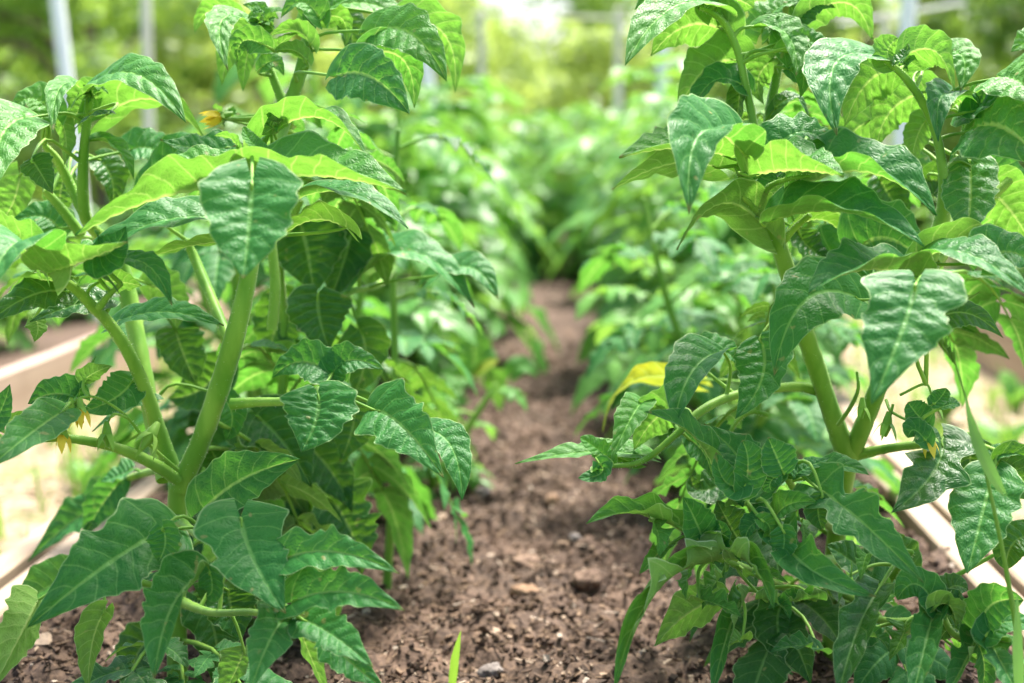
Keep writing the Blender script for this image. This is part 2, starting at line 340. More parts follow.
# ------------------------------------------------------------------ hero plants, laid out from measured places
class Plant:
    def __init__(s, name, base, label, cat, group=None):
        s.root = empty(name, base, label, cat, group); s.base = np.array(base, float); s.stems = []; s.so = []; s.seed = 100; s.force = None
    def _fin(s, mb, name, mats):
        for i in range(len(mb.v)): mb.v[i] = mb.v[i] - s.base
        return mb.build(name, mats, s.root)
    def stem(s, pts, name='stem', ridges=0.05, hairs=900, hl=0.0017):
        """pts: (px,py,d,radius_px)"""
        W = [P(x, y, d) for x, y, d, r in pts]; Rr = [r * d / F for x, y, d, r in pts]
        mb = MB(); tube(mb, W, Rr, 0, 12, n=8 * len(pts), ridges=ridges, hairs=hairs, hair_len=hl, rough=.025)
        s.stems.append(spline(W, 6 * len(pts)))
        s.so.append(s._fin(mb, name, [STEM, HAIR])); return s.so[-1]
    def world_stem(s, W, Rr, name='stem'):
        mb = MB(); tube(mb, W, Rr, 0, 10, n=6 * len(W)); s.stems.append(spline(W, 6 * len(W)))
        s.so.append(s._fin(mb, name, [STEM, HAIR])); return s.so[-1]
    def leaf(s, b, m, t, w, d=(1.15, 1.15), tilt=20, typ='o', fold=(16, 16), curl=0.0, mt='g', sgn=None, pet=True, twist=0, serr=0.05, wave=0.05, pucker=0.02, dm=None, cord=None, label=None):
        s.seed += 1
        if not isinstance(d, tuple): d = (d, d)
        if not isinstance(fold, tuple): fold = (fold, fold)
        dmid = dm if dm is not None else (d[0] + d[1]) / 2
        # bezier control so that the curve passes through m at t=.5
        B, Mi, Tp = P(b[0], b[1], d[0]), P(m[0], m[1], dmid), P(t[0], t[1], d[1])
        C1 = 2 * Mi - 0.5 * (B + Tp)
        T = norm(Tp - B); Vw = norm(CAM - Mi); Vp = norm(Vw - T * (T @ Vw))
        Sr = np.cross(T, Vp)
        up = np.array([0, 0, 1.0]); c = up @ Sr
        sg = sgn if sgn is not None else (1 if c >= 0 else -1)
        a = math.radians(tilt)
        N = Vp * math.cos(a) + Sr * sg * math.sin(a)
        W = w * 1.08 * dmid / F
        mb = MB(); par = None
        leafgeom(mb, np.array([B, C1, Tp]), W, N, fold, curl, typ, serr, wave, pucker, twist, s.seed, cord=cord)
        if pet and s.stems:
            allp = np.vstack(s.stems); dist = np.linalg.norm(allp - B, axis=1) + 0.35 * np.maximum(0, allp[:, 2] - B[2])
            if s.force is not None:
                own = np.repeat(np.arange(len(s.stems)), [len(z) for z in s.stems]); dist = dist + 9.0 * (own != s.force)
            q = allp[dist.argmin()]; si = int(np.searchsorted(np.cumsum([len(z) for z in s.stems]), dist.argmin(), side='right')); par = s.so[si]; L = np.linalg.norm(q - B)
            if L > 0.004:
                T0 = norm(C1 - B)
                midp = (q + B) / 2 - T0 * L * 0.22 + np.array([0, 0, 0.12 * L])
                tube(mb, [q, midp, B, B + T0 * W * 0.12], [0.0021, 0.0015, 0.0012, 0.0006], 1, 7, n=12)
        o = s._fin(mb, 'leaf', [MATS[mt], STEM])
        if par: o.parent = par
        if label: o['label'] = label
        return o
    def flower(s, x, y, d, ax=(0, 0, -1), size=0.009, col=True):
        size *= 1.25
        c = P(x, y, d); mb = MB(); ax = norm(np.array(ax, float))
        A = norm(np.cross(ax, [0.2, 0.9, 0.3])); B = np.cross(ax, A)
        fl = None
        if col:
            for k in range(5):
                t = k * 1.2566; dd = A * math.cos(t) + B * math.sin(t)
                C = np.array([c, c + dd * size * .55 + ax * size * .35, c + dd * size * .5 + ax * size * 1.35])
                leafgeom(mb, C, size * .55, -dd + 0.1 * ax, (0, 0), 0, 'n', 0, 0, 0, nu=4, nv=6, seed=k)
            tube(mb, [c, c + ax * size * 1.0], [size * .16, size * .07], 0, 6)
            fl = s._fin(mb, 'flower', [PETAL])
        mb = MB()
        for k in range(5):
            t = k * 1.2566 + .6; dd = A * math.cos(t) + B * math.sin(t)
            C = np.array([c - ax * size * .2, c + dd * size * .5, c + dd * size * .75 + ax * size * (0.3 if col else .9)])
            leafgeom(mb, C, size * .35, ax * -1 + dd * .1, (0, 0), 0, 'n', 0, 0, 0, nu=4, nv=6, seed=k)
        tube(mb, [c - ax * size * .7, c, c + ax * size * (.1 if col else .7)], [size * .13, size * .28, size * .1], 0, 7)
        o = s._fin(mb, 'calyx', [STEM])
        if fl: o.parent = fl

ROWG = 'tomato plants in the bed'
LA = Plant('tomato_plant', (P(178, 700, 1.27)[0], P(178, 700, 1.27)[1], 0.0), 'large sharp tomato plant nearest the camera at left, with thick pale stems', 'tomato plant', ROWG)
RA = Plant('tomato_plant', (P(835, 665, 1.37)[0], P(835, 665, 1.37)[1], 0.0), 'large sharp tomato plant nearest the camera at right, behind the grass stalk', 'tomato plant', ROWG)
gA = P(178, 700, 1.27); gA[2] = -0.02; gB = P(835, 665, 1.37); gB[2] = -0.02
#HERO_BEGIN
st = LA.stem
LA.world_stem([gA, P(176, 590, 1.27), P(178, 480, 1.25)], [.0095, .0088, .0085])
st([(178,488,1.25,11),(197,450,1.24,10),(220,385,1.22,10.5),(236,330,1.2,10),(249,272,1.2,8.5),(258,215,1.22,7.5),(272,160,1.25,7),(287,112,1.27,7),(301,70,1.27,6.5),(310,30,1.28,6),(318,6,1.28,3)])
st([(287,116,1.27,5),(277,88,1.27,4.5),(266,60,1.27,4),(258,34,1.28,2.5)], 'branch')
st([(172,470,1.25,9),(158,430,1.24,8),(146,392,1.22,7),(127,350,1.19,6.5),(108,322,1.17,6),(94,308,1.15,5.5),(74,288,1.13,5),(42,267,1.1,4)], 'branch')
st([(165,480,1.27,9),(154,430,1.29,8.5),(143,370,1.3,8.5),(130,305,1.32,9),(116,250,1.32,7),(96,232,1.3,6),(84,212,1.28,6),(83,160,1.26,5),(90,93,1.24,4)], 'branch')
st([(84,214,1.28,5.5),(70,185,1.28,5),(57,160,1.27,4.5),(44,145,1.26,3)], 'branch', hairs=1600)
st([(82,236,1.3,5.5),(64,212,1.29,5),(45,190,1.28,4)], 'branch')
st([(178,480,1.24,6.5),(150,462,1.22,6),(110,446,1.2,5),(60,438,1.17,4),(18,443,1.14,3)], 'branch')
st([(232,404,1.22,6),(258,402,1.21,4.8),(290,401,1.18,4.2),(318,396,1.15,2.5)], 'branch')
st([(228,338,1.25,5),(212,300,1.28,5.5),(196,262,1.3,5),(186,240,1.3,4)], 'branch')
st([(272,330,1.33,5.5),(275,285,1.33,5.5),(272,250,1.33,5),(268,210,1.33,4)], 'branch')
st([(99,308,1.14,4),(108,296,1.13,3.2),(121,284,1.12,2.5)], 'branch')
st([(178,520,1.25,6),(196,534,1.2,4),(214,544,1.14,3.5),(238,560,1.1,3)], 'branch')
st([(176,600,1.26,6),(210,612,1.2,4),(250,612,1.12,3.5),(285,616,1.08,3),(303,612,1.06,2)], 'branch')
st([(170,600,1.27,5),(150,585,1.22,4),(120,582,1.19,3.5),(100,595,1.17,3)], 'branch')
gC = P(385, 560, 1.62); gC[2] = -.02
LA.world_stem([gC, P(392, 500, 1.62), P(396, 420, 1.62), P(394, 320, 1.62), P(393, 230, 1.62), P(398, 130, 1.62)], [.0055, .005, .0045, .0042, .004, .003])
st([(393,268,1.62,4),(380,284,1.5,3.5),(350,292,1.42,3),(328,304,1.38,2.5)], 'branch')
st([(178,520,1.27,6),(230,480,1.36,5),(275,420,1.42,5),(285,340,1.44,5),(280,260,1.42,4.5),(300,200,1.4,4)], 'branch')
st([(180,470,1.3,5),(150,472,1.4,4),(118,482,1.46,3)], 'branch')
# flower trusses
st([(178,470,1.23,2),(150,445,1.21,1.8),(125,415,1.19,1.5),(98,398,1.17,1.3),(80,398,1.16,1.2),(72,404,1.16,1)], 'flower_stalk', hairs=500)
st([(128,418,1.19,1.4),(114,414,1.18,1.2),(107,424,1.18,1)], 'flower_stalk', hairs=500)
LA.flower(81,408,1.16,(0.1,0,-1),.010); LA.flower(71,408,1.16,(-.1,.1,-1),.010); LA.flower(63,433,1.16,(0,0,-1),.010)
LA.flower(107,434,1.18,(0,0,-1),.012,False); LA.flower(150,436,1.2,(-.3,-.6,-.6),.016,False); LA.flower(222,116,1.3,(-.7,-.4,-.2),.012)
L = LA.leaf
# top crown
L((320,12),(372,4),(418,34),46,1.3,55,'o',mt='y')
L((376,30),(414,36),(447,82),52,(1.22,1.18),22,'o',8,mt='y',pucker=.03)
L((410,20),(447,38),(455,93),46,1.28,150,'l',10,mt='y')
L((338,76),(372,78),(410,114),58,(1.17,1.12),12,'o',8,mt='g',pucker=.035)
L((372,52),(405,62),(414,108),44,1.22,140,'o',10)
L((345,16),(352,36),(350,64),34,1.34,30,'o',mt='d')
L((322,18),(343,20),(346,46),24,1.27,140,'o',mt='y')
L((318,16),(300,2),(281,18),30,1.25,50,'o',25,mt='y')
L((310,44),(294,30),(270,36),28,1.24,125,'o',25,mt='y')
L((306,60),(292,50),(272,52),22,1.24,135,'o',25,mt='y')
L((314,26),(330,8),(360,-6),30,1.26,60,'o',25,mt='y')
L((314,10),(322,-12),(345,-24),34,1.28,40,'o',25,mt='y')
L((248,22),(221,22),(228,71),34,(1.27,1.2),18,'o',12,mt='y',pucker=.04)
L((232,10),(207,12),(195,33),22,1.29,140,'o',mt='y')
L((246,30),(230,50),(222,86),30,1.31,150,'o',mt='y')
L((252,40),(246,62),(243,92),24,1.3,150,'o',mt='y')
L((262,44),(242,42),(238,63),28,1.22,22,'o',20,mt='y',pucker=.04)
L((258,30),(258,12),(243,5),26,1.27,35,'o',25,mt='y',pucker=.04)
L((262,30),(272,14),(288,12),22,1.28,70,'o',25,mt='y')
L((263,66),(275,62),(284,76),18,1.22,30,'o',mt='y')
L((272,60),(280,44),(300,32),22,1.25,120,'o',mt='y')
# upper left crown
L((88,90),(136,74),(186,123),52,(1.22,1.14),48,'o',10,mt='y',pucker=.035)
L((104,116),(156,100),(204,138),58,1.27,118,'o',20,mt='y')
L((108,114),(90,118),(73,131),18,1.18,82,'o',mt='d')
L((84,90),(60,88),(53,134),26,(1.24,1.17),35,'o',20,mt='y',pucker=.04)
L((52,113),(31,98),(9,114),36,1.24,50,'o',18,mt='y',pucker=.04)
L((30,118),(2,135),(-6,192),64,(1.2,1.1),18,'o',10,mt='y',pucker=.035)
L((96,94),(82,104),(72,128),36,1.26,150,'o',20,mt='y')
L((32,160),(40,172),(53,194),32,1.2,18,'o',mt='d')
L((96,140),(118,150),(134,180),34,1.26,70,'o',20,mt='y')
L((60,118),(66,140),(64,165),22,1.25,140,'o',mt='y')
L((66,175),(60,200),(66,225),34,1.33,30,'o',mt='d'); L((100,160),(112,180),(112,206),36,1.33,30,'o',mt='d'); L((20,175),(12,205),(-4,225),40,1.3,150,'o',mt='y')
L((130,150),(155,150),(178,172),42,1.33,40,'o',mt='g')
L((150,195),(178,150),(215,150),44,1.28,60,'o',20,mt='g')
# centre whorl
LA.force = 1
L((252,181),(249,228),(243,279),90,(1.03,0.99),8,'o',(12,12),mt='g',cord=.26,pucker=.016,label='broad pale heart shaped leaf hanging point down in the middle')
L((246,190),(165,196),(76,236),100,(1.12,1.08),90,'o',(24,44),mt='y')
L((225,176),(196,162),(161,168),44,1.12,60,'o',24,mt='y')
L((256,182),(325,176),(406,193),100,(1.12,1.08),70,'o',(50,34),mt='y')
L((270,134),(322,118),(367,158),56,(1.16,1.12),84,'o',(44,26),mt='y')
L((282,118),(278,124),(262,135),24,1.15,140,'r',mt='y'); L((262,150),(250,140),(244,126),18,1.13,40,'r',mt='y')
L((238,150),(230,138),(214,136),20,1.14,110,'o',mt='y')
LA.force = None
L((230,148),(195,148),(160,140),40,(1.22,1.2),52,'l',mt='g',pucker=.03)
L((284,206),(345,192),(408,229),56,(1.16,1.1),74,'o',(18,18),mt='g')
L((345,228),(305,222),(262,257),50,1.18,108,'o',18,mt='d')
L((228,222),(158,222),(70,264),64,(1.16,1.12),64,'o',18,mt='g')
L((236,240),(180,248),(140,262),40,1.2,104,'o',10,mt='d')
L((46,272),(80,262),(128,242),84,(1.08,1.06),86,'o',(44,20),mt='y')
L((95,255),(112,250),(126,226),46,1.09,25,'o',15,mt='g')
L((42,266),(14,244),(-16,302),74,(1.08,1.0),52,'o',(16,30),mt='g')
L((34,262),(6,236),(-30,236),60,1.1,120,'o',20,mt='y')
L((67,292),(30,296),(-16,326),40,(1.14,1.1),30,'o',10,mt='d',wave=.08)
L((108,300),(72,306),(30,322),46,(1.17,1.15),52,'l',12,mt='d',wave=.08)
L((60,283),(32,282),(4,302),34,1.13,112,'o',12,mt='y')
L((98,270),(142,262),(172,306),40,(1.13,1.08),55,'o',12,mt='g',pucker=.035)
L((118,322),(166,312),(224,326),40,(1.24,1.2),55,'o',12,mt='g',pucker=.03)
L((100,282),(120,282),(142,286),46,1.15,125,'o',12,mt='y')
L((76,278),(102,277),(121,298),14,1.09,75,'o',mt='d')
L((34,318),(38,328),(34,342),24,1.18,150,'o',mt='y')
L((58,228),(40,216),(10,222),40,1.3,40,'o',mt='g'); L((150,285),(170,300),(176,330),44,1.36,140,'o',mt='y')
# middle
L((318,394),(316,420),(301,452),70,(1.13,1.1),8,'o',(12,12),mt='g',pucker=.035,cord=.24)
L((374,410),(404,428),(444,478),66,(1.14,1.1),14,'l',(10,14),mt='g')
L((428,430),(453,450),(462,501),40,(1.2,1.16),24,'o',12,mt='g')
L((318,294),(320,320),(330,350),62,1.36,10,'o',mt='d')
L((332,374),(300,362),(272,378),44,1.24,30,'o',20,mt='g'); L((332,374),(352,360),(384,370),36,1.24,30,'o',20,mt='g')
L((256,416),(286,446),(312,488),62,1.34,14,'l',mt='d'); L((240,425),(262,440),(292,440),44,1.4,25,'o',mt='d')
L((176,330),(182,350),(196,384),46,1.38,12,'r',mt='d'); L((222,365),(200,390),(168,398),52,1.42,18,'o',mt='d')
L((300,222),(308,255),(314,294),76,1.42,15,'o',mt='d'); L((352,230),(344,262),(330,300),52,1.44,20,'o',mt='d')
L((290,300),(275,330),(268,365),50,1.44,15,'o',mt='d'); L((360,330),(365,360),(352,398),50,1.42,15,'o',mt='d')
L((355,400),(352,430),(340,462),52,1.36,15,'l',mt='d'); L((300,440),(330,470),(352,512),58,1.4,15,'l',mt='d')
L((205,508),(245,478),(301,459),60,(1.2,1.17),22,'o',(10,14),mt='g')
L((220,395),(232,415),(226,440),28,1.3,20,'r',mt='g')
L((350,288),(412,252),(474,308),66,(1.44,1.40),72,'o',(12,26),mt='g'); L((436,276),(472,268),(498,299),42,(1.44,1.4),50,'o',16,mt='g'); L((352,262),(385,248),(420,262),50,1.46,60,'o',16,mt='g')
# lower left
L((78,398),(52,394),(28,404),36,1.18,22,'o',20,mt='g'); L((68,404),(84,384),(96,356),26,1.18,62,'o',30,mt='y'); L((84,380),(96,372),(112,366),24,1.17,140,'o',mt='y')
L((132,382),(112,400),(80,412),40,(1.22,1.2),20,'o',20,mt='g'); L((62,412),(30,434),(-14,470),46,(1.14,1.04),22,'o',(10,25),mt='g')
L((-8,424),(2,408),(10,384),30,1.15,30,'o',mt='g'); L((-12,425),(10,420),(38,410),28,1.18,120,'o',mt='y'); L((152,402),(122,412),(92,432),28,1.24,72,'o',mt='d')
L((110,505),(74,520),(28,562),50,1.46,45,'l',(28,20),mt='g'); L((120,482),(100,508),(84,538),34,1.44,20,'o',20,mt='g'); L((132,470),(118,476),(100,482),34,1.42,60,'o',20,mt='g')
L((160,533),(105,566),(27,628),84,(1.13,1.06),14,'l',(8,14),mt='g',cord=.3,serr=.09,label='long lobed leaf reaching down to the left over the bare soil')
L((163,528),(165,545),(158,562),34,1.1,16,'r',mt='g')
L((241,518),(254,560),(286,614),84,(1.1,1.05),12,'l',(10,14),mt='g',cord=.28,serr=.08)
L((232,572),(240,575),(238,590),36,1.08,16,'r',mt='g'); L((210,572),(212,590),(206,596),26,1.08,20,'r',mt='g')
L((198,578),(170,612),(154,680),70,(1.1,1.04),14,'l',(10,45),curl=.6,mt='g',cord=.25,serr=.1)
L((38,600),(22,632),(-8,690),52,(1.18,1.1),145,'o',(20,20),mt='y'); L((104,612),(92,645),(88,690),36,1.16,140,'o',(20,35),mt='y')
L((74,578),(40,592),(4,622),50,1.3,45,'o',30,mt='y')
L((282,560),(335,552),(400,574),48,(1.08,1.04),28,'l',(14,26),mt='g',serr=.1)
L((293,602),(345,592),(405,611),52,(1.07,1.03),34,'l',(14,34),mt='g',serr=.1)
L((286,616),(268,644),(250,692),52,(1.08,1.03),20,'l',(35,14),mt='g'); L((303,620),(334,636),(374,668),48,(1.07,1.04),18,'l',(22,12),mt='g',serr=.1)
L((330,640),(350,662),(386,690),44,1.08,22,'l',16,mt='g'); L((300,628),(310,655),(330,700),40,1.1,120,'o',16,mt='y')
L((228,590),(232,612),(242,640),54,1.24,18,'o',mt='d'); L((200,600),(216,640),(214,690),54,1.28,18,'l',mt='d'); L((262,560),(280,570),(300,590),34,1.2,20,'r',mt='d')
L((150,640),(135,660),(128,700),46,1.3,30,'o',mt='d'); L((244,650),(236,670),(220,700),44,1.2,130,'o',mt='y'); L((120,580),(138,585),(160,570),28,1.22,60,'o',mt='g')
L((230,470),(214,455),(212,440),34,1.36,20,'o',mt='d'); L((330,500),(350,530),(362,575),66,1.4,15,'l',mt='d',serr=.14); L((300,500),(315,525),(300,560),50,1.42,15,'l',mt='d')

# ---------------- right hero
st = RA.stem
RA.world_stem([gB, P(832, 600, 1.36), P(838, 520, 1.34), P(848, 458, 1.3)], [.0098, .0092, .0088, .0095])
st([(848,458,1.3,11),(834,420,1.28,9.5),(818,372,1.26,9.5),(804,330,1.24,9),(793,290,1.22,8.5),(777,240,1.2,8),(762,205,1.19,7.5),(745,178,1.18,6.5),(738,166,1.18,4)])
st([(750,178,1.2,5),(757,150,1.23,4.5),(752,115,1.24,4.2),(745,82,1.24,4),(738,52,1.24,3.8),(726,26,1.24,3.5),(712,13,1.23,3),(700,8,1.23,2)], 'branch', hairs=500)
st([(760,190,1.24,6),(765,150,1.28,5.5),(770,110,1.28,5),(776,80,1.28,4.5),(782,50,1.28,3.5)], 'branch', hairs=2000)
st([(852,452,1.3,10),(866,420,1.27,9),(885,370,1.24,9),(905,320,1.22,9),(925,270,1.2,8.5),(938,235,1.2,8.5),(944,205,1.2,7),(943,170,1.2,5),(935,130,1.2,4.5),(920,98,1.19,4.2),(902,74,1.18,3.8),(884,60,1.18,2.5)], 'branch', hairs=600)
st([(945,250,1.22,6),(954,215,1.25,5),(962,180,1.26,4.5),(965,140,1.26,4),(966,110,1.26,3)], 'branch', hairs=1500)
st([(935,262,1.22,6),(960,236,1.24,6),(985,205,1.25,5),(1010,180,1.25,4)], 'branch')
st([(855,455,1.3,6),(890,448,1.27,4.5),(925,444,1.22,4),(960,440,1.19,3.5),(1000,452,1.16,2.5)], 'branch')
st([(828,394,1.28,6.5),(800,387,1.27,5),(765,390,1.25,4.5),(730,397,1.23,4.5),(700,412,1.21,4.5),(672,438,1.2,3.5),(640,462,1.2,3),(600,467,1.2,2)], 'branch')
st([(768,415,1.3,2.4),(752,412,1.3,2.4),(738,420,1.3,2.2),(728,436,1.3,2)], 'branch')
st([(772,222,1.2,4),(785,210,1.19,3.5),(805,196,1.17,3),(820,190,1.16,2.5)], 'branch')
st([(780,245,1.2,4),(795,228,1.19,3.5),(810,215,1.18,3)], 'branch')
st([(758,205,1.19,3.5),(768,188,1.16,3),(785,180,1.14,2.5),(810,176,1.13,2)], 'branch')
st([(763,224,1.19,4),(752,206,1.17,3.5),(742,196,1.16,2.5)], 'branch')
st([(840,530,1.34,6),(815,515,1.26,4.5),(795,490,1.2,4),(780,468,1.17,3.5),(762,450,1.15,2.5)], 'branch')
st([(836,560,1.34,6),(800,560,1.26,4.5),(775,535,1.2,4),(755,515,1.17,4),(745,490,1.15,3),(738,470,1.15,2)], 'branch')
st([(834,600,1.35,5),(790,590,1.28,4),(750,570,1.2,4),(715,556,1.16,3.8),(695,538,1.14,3)], 'branch')
st([(836,590,1.34,5),(860,600,1.28,4),(880,592,1.22,3.5),(900,566,1.18,3.2),(912,552,1.16,2.5)], 'branch')
st([(838,600,1.35,5),(880,620,1.25,4),(920,618,1.18,3.5),(938,600,1.15,3.5),(948,580,1.15,2.5)], 'branch')
st([(938,605,1.15,3),(955,635,1.13,3.5),(980,634,1.12,3.5),(1010,640,1.1,3)], 'branch')
st([(830,610,1.35,4),(790,600,1.28,3.5),(760,590,1.22,3),(735,590,1.2,3)], 'branch')
st([(900,395,1.18,1.4),(925,384,1.17,1.3),(932,396,1.17,1.1)], 'flower_stalk', hairs=400)
st([(886,400,1.2,1.6),(892,412,1.18,1.5),(915,424,1.16,1.3),(925,432,1.16,1.3)], 'flower_stalk', hairs=400)
st([(893,404,1.18,1.5),(890,418,1.18,1.2)], 'flower_stalk', hairs=400)
st([(838,425,1.26,2),(850,408,1.23,2.2),(858,390,1.2,1.8),(857,372,1.2,1.3)], 'flower_stalk', hairs=300)
RA.flower(933,404,1.17,(0,0,-1),.011,False); RA.flower(887,424,1.18,(-.1,0,-1),.012,False); RA.flower(929,438,1.16,(.2,0,-1),.010)
RA.flower(862,408,1.19,(0,0,-1),.010,False); RA.flower(795,40,1.26,(.2,-.5,.2),.012,False)
L = RA.leaf
L((714,6),(668,10),(625,66),60,(1.22,1.14),42,'o',(8,24),mt='y')
L((724,30),(686,26),(651,56),66,1.25,140,'o',14,mt='y')
L((738,60),(702,72),(678,118),58,1.26,138,'l',14,mt='y')
L((740,84),(712,82),(690,116),40,1.24,60,'o',20,mt='g'); L((740,86),(738,110),(734,132),30,1.25,55,'o',mt='d')
L((715,13),(728,-2),(754,8),46,1.24,150,'r',14,mt='y')
L((690,-6),(664,-12),(635,10),44,1.24,60,'o',14,mt='y')
L((764,26),(790,38),(796,76),38,(1.24,1.2),45,'o',(26,26),mt='y'); L((796,46),(814,42),(831,54),28,1.22,45,'o',20,mt='y',pucker=.04)
L((762,32),(775,10),(800,2),44,1.26,60,'o',20,mt='y'); L((785,52),(802,66),(800,98),34,1.23,30,'o',18,mt='y'); L((772,60),(758,80),(764,104),30,1.27,140,'o',mt='y')
L((780,42),(796,30),(818,36),26,1.24,60,'o',mt='y',pucker=.04); L((768,84),(752,62),(752,44),28,1.3,120,'o',mt='y'); L((782,38),(770,24),(752,28),24,1.25,40,'o',mt='y')
L((790,70),(808,78),(822,92),24,1.25,30,'o',mt='g'); L((800,18),(815,5),(835,8),30,1.26,40,'o',mt='d')
L((812,14),(850,4),(872,40),44,1.26,142,'o',10,mt='y'); L((826,52),(815,66),(818,78),20,1.24,30,'o',mt='y')
L((776,108),(796,98),(809,122),18,1.27,72,'o',20,mt='d')
RA.force = 1
L((730,158),(680,148),(619,158),72,(1.16,1.12),68,'o',(30,48),mt='y',serr=.1)
L((718,168),(670,164),(612,190),58,(1.18,1.14),122,'o',14,mt='y')
L((744,154),(700,134),(689,214),84,(1.12,1.03),16,'o',(20,52),mt='g',cord=.05,label='pale folded leaf with white rim drooping point down')
L((764,226),(720,204),(677,250),54,(1.18,1.12),118,'o',14,mt='y')
L((750,176),(795,170),(844,176),92,(1.14,1.08),82,'o',(54,34),mt='y',cord=.05)
L((776,150),(806,132),(842,158),50,1.17,62,'o',18,mt='g',serr=.14)
L((796,190),(868,172),(936,216),96,(1.16,1.1),62,'o',(52,28),mt='g',cord=.05)
L((770,222),(846,212),(924,247),84,(1.14,1.08),62,'o',(44,24),mt='g',cord=.05)
RA.force = None
L((766,180),(775,200),(800,206),44,1.22,120,'o',mt='y'); L((760,176),(780,168),(792,190),30,1.18,30,'o',mt='g')
L((795,228),(824,220),(849,244),48,1.27,100,'o',18,mt='d'); L((800,235),(812,250),(836,262),36,1.3,40,'o',mt='d')
L((862,300),(806,300),(774,376),72,(1.18,1.12),16,'o',(10,10),mt='g',pucker=.014,cord=.1)
L((916,284),(902,330),(871,405),92,(1.03,0.98),8,'l',(10,10),mt='g',cord=.26,pucker=.018,label='broad veined leaf hanging point down, largest on the plant')
L((918,278),(862,270),(808,294),78,(1.12,1.06),66,'o',(26,46),mt='g',cord=.05)
L((862,246),(892,240),(928,268),76,1.24,25,'o',10,mt='g'); L((840,262),(870,250),(905,270),70,1.3,35,'o',10,mt='g')
L((916,262),(968,254),(1034,300),64,(1.12,1.04),60,'o',(20,10),mt='g',pucker=.025); L((922,264),(962,240),(1006,272),56,1.14,112,'o',(30,20),mt='y')
L((940,318),(970,314),(1003,338),30,1.12,28,'o',8,mt='d'); L((935,300),(955,305),(980,292),28,1.14,120,'o',mt='y'); L((985,262),(1010,252),(1040,270),56,1.1,40,'o',mt='g',pucker=.03)
L((874,57),(834,66),(837,136),62,(1.2,1.12),18,'o',(8,16),mt='g',pucker=.03)
L((896,68),(866,84),(845,126),52,1.24,152,'o',8,mt='y'); L((892,62),(888,50),(898,38),36,1.18,130,'r',18,mt='y'); L((898,62),(906,52),(908,44),18,1.17,60,'o',mt='d')
L((904,56),(936,52),(954,92),44,(1.2,1.16),128,'o',(30,14),mt='y'); L((934,60),(962,56),(960,92),40,(1.22,1.18),40,'o',14,mt='y',pucker=.04)
L((924,92),(890,112),(876,152),52,1.26,146,'o',12,mt='y'); L((926,120),(916,140),(911,169),30,1.26,150,'o',10,mt='y'); L((870,120),(850,140),(868,160),34,1.32,140,'o',mt='y')
L((966,108),(942,96),(938,142),40,(1.22,1.15),20,'o',(20,30),mt='g',pucker=.045); L((966,112),(990,100),(1018,68),44,(1.22,1.16),52,'o',(30,16),mt='g',pucker=.04)
L((972,112),(994,98),(998,76),34,1.2,30,'o',20,mt='g',pucker=.045)
L((972,132),(1004,128),(1046,168),92,(1.2,1.1),18,'o',12,mt='g',pucker=.045); L((970,166),(970,202),(966,241),52,(1.2,1.14),8,'o',8,mt='g',pucker=.04)
L((1000,78),(1020,82),(1046,106),64,(1.18,1.1),28,'o',12,mt='y',pucker=.04); L((1050,34),(1030,40),(1011,52),34,1.18,40,'o',mt='y'); L((1040,70),(1022,72),(1012,84),24,1.2,130,'o',mt='y')
L((988,190),(1010,210),(1034,248),66,1.27,146,'o',10,mt='y'); L((930,180),(945,190),(944,222),40,1.32,40,'o',mt='d'); L((900,160),(920,180),(925,205),40,1.34,40,'o',mt='d')
L((880,180),(892,200),(912,226),46,1.36,30,'o',mt='d'); L((985,165),(1005,172),(1035,190),40,1.28,30,'o',mt='g'); L((1000,215),(1020,225),(1045,240),50,1.34,60,'o',mt='g')
# right middle
L((723,352),(692,372),(674,426),58,(1.22,1.14),16,'o',(12,50),mt='g',cord=.06)
L((760,338),(762,378),(735,419),56,(1.22,1.18),14,'o',(20,24),mt='g',cord=.05); L((700,352),(725,352),(738,366),36,1.26,50,'o',20,mt='g')
L((682,380),(628,384),(603,432),40,(1.5,1.44),104,'o',14,mt='Y',label='yellowing leaf arching over the path')
L((642,402),(630,420),(611,459),34,(1.22,1.17),28,'o',(40,18),mt='y'); L((676,408),(654,420),(634,450),50,1.22,146,'o',14,mt='y')
L((716,474),(690,434),(645,412),48,(1.18,1.12),70,'o',(34,34),mt='g'); L((690,440),(705,455),(712,478),30,1.22,30,'o',mt='g')
L((642,456),(585,452),(515,464),36,(1.22,1.2),58,'l',(20,20),mt='y',serr=.12); L((610,460),(596,448),(580,437),22,1.2,30,'r',mt='y'); L((600,464),(600,474),(578,478),24,1.18,40,'r',mt='g'); L((632,462),(612,452),(618,440),20,1.22,40,'o',mt='y')
L((748,492),(740,460),(704,424),60,(1.16,1.2),28,'l',(24,24),mt='g',serr=.14); L((742,486),(724,480),(716,452),34,1.14,30,'r',(30,30),mt='g'); L((744,488),(748,462),(742,440),34,1.14,25,'r',20,mt='g')
L((730,480),(700,490),(692,474),40,1.25,40,'o',mt='d')
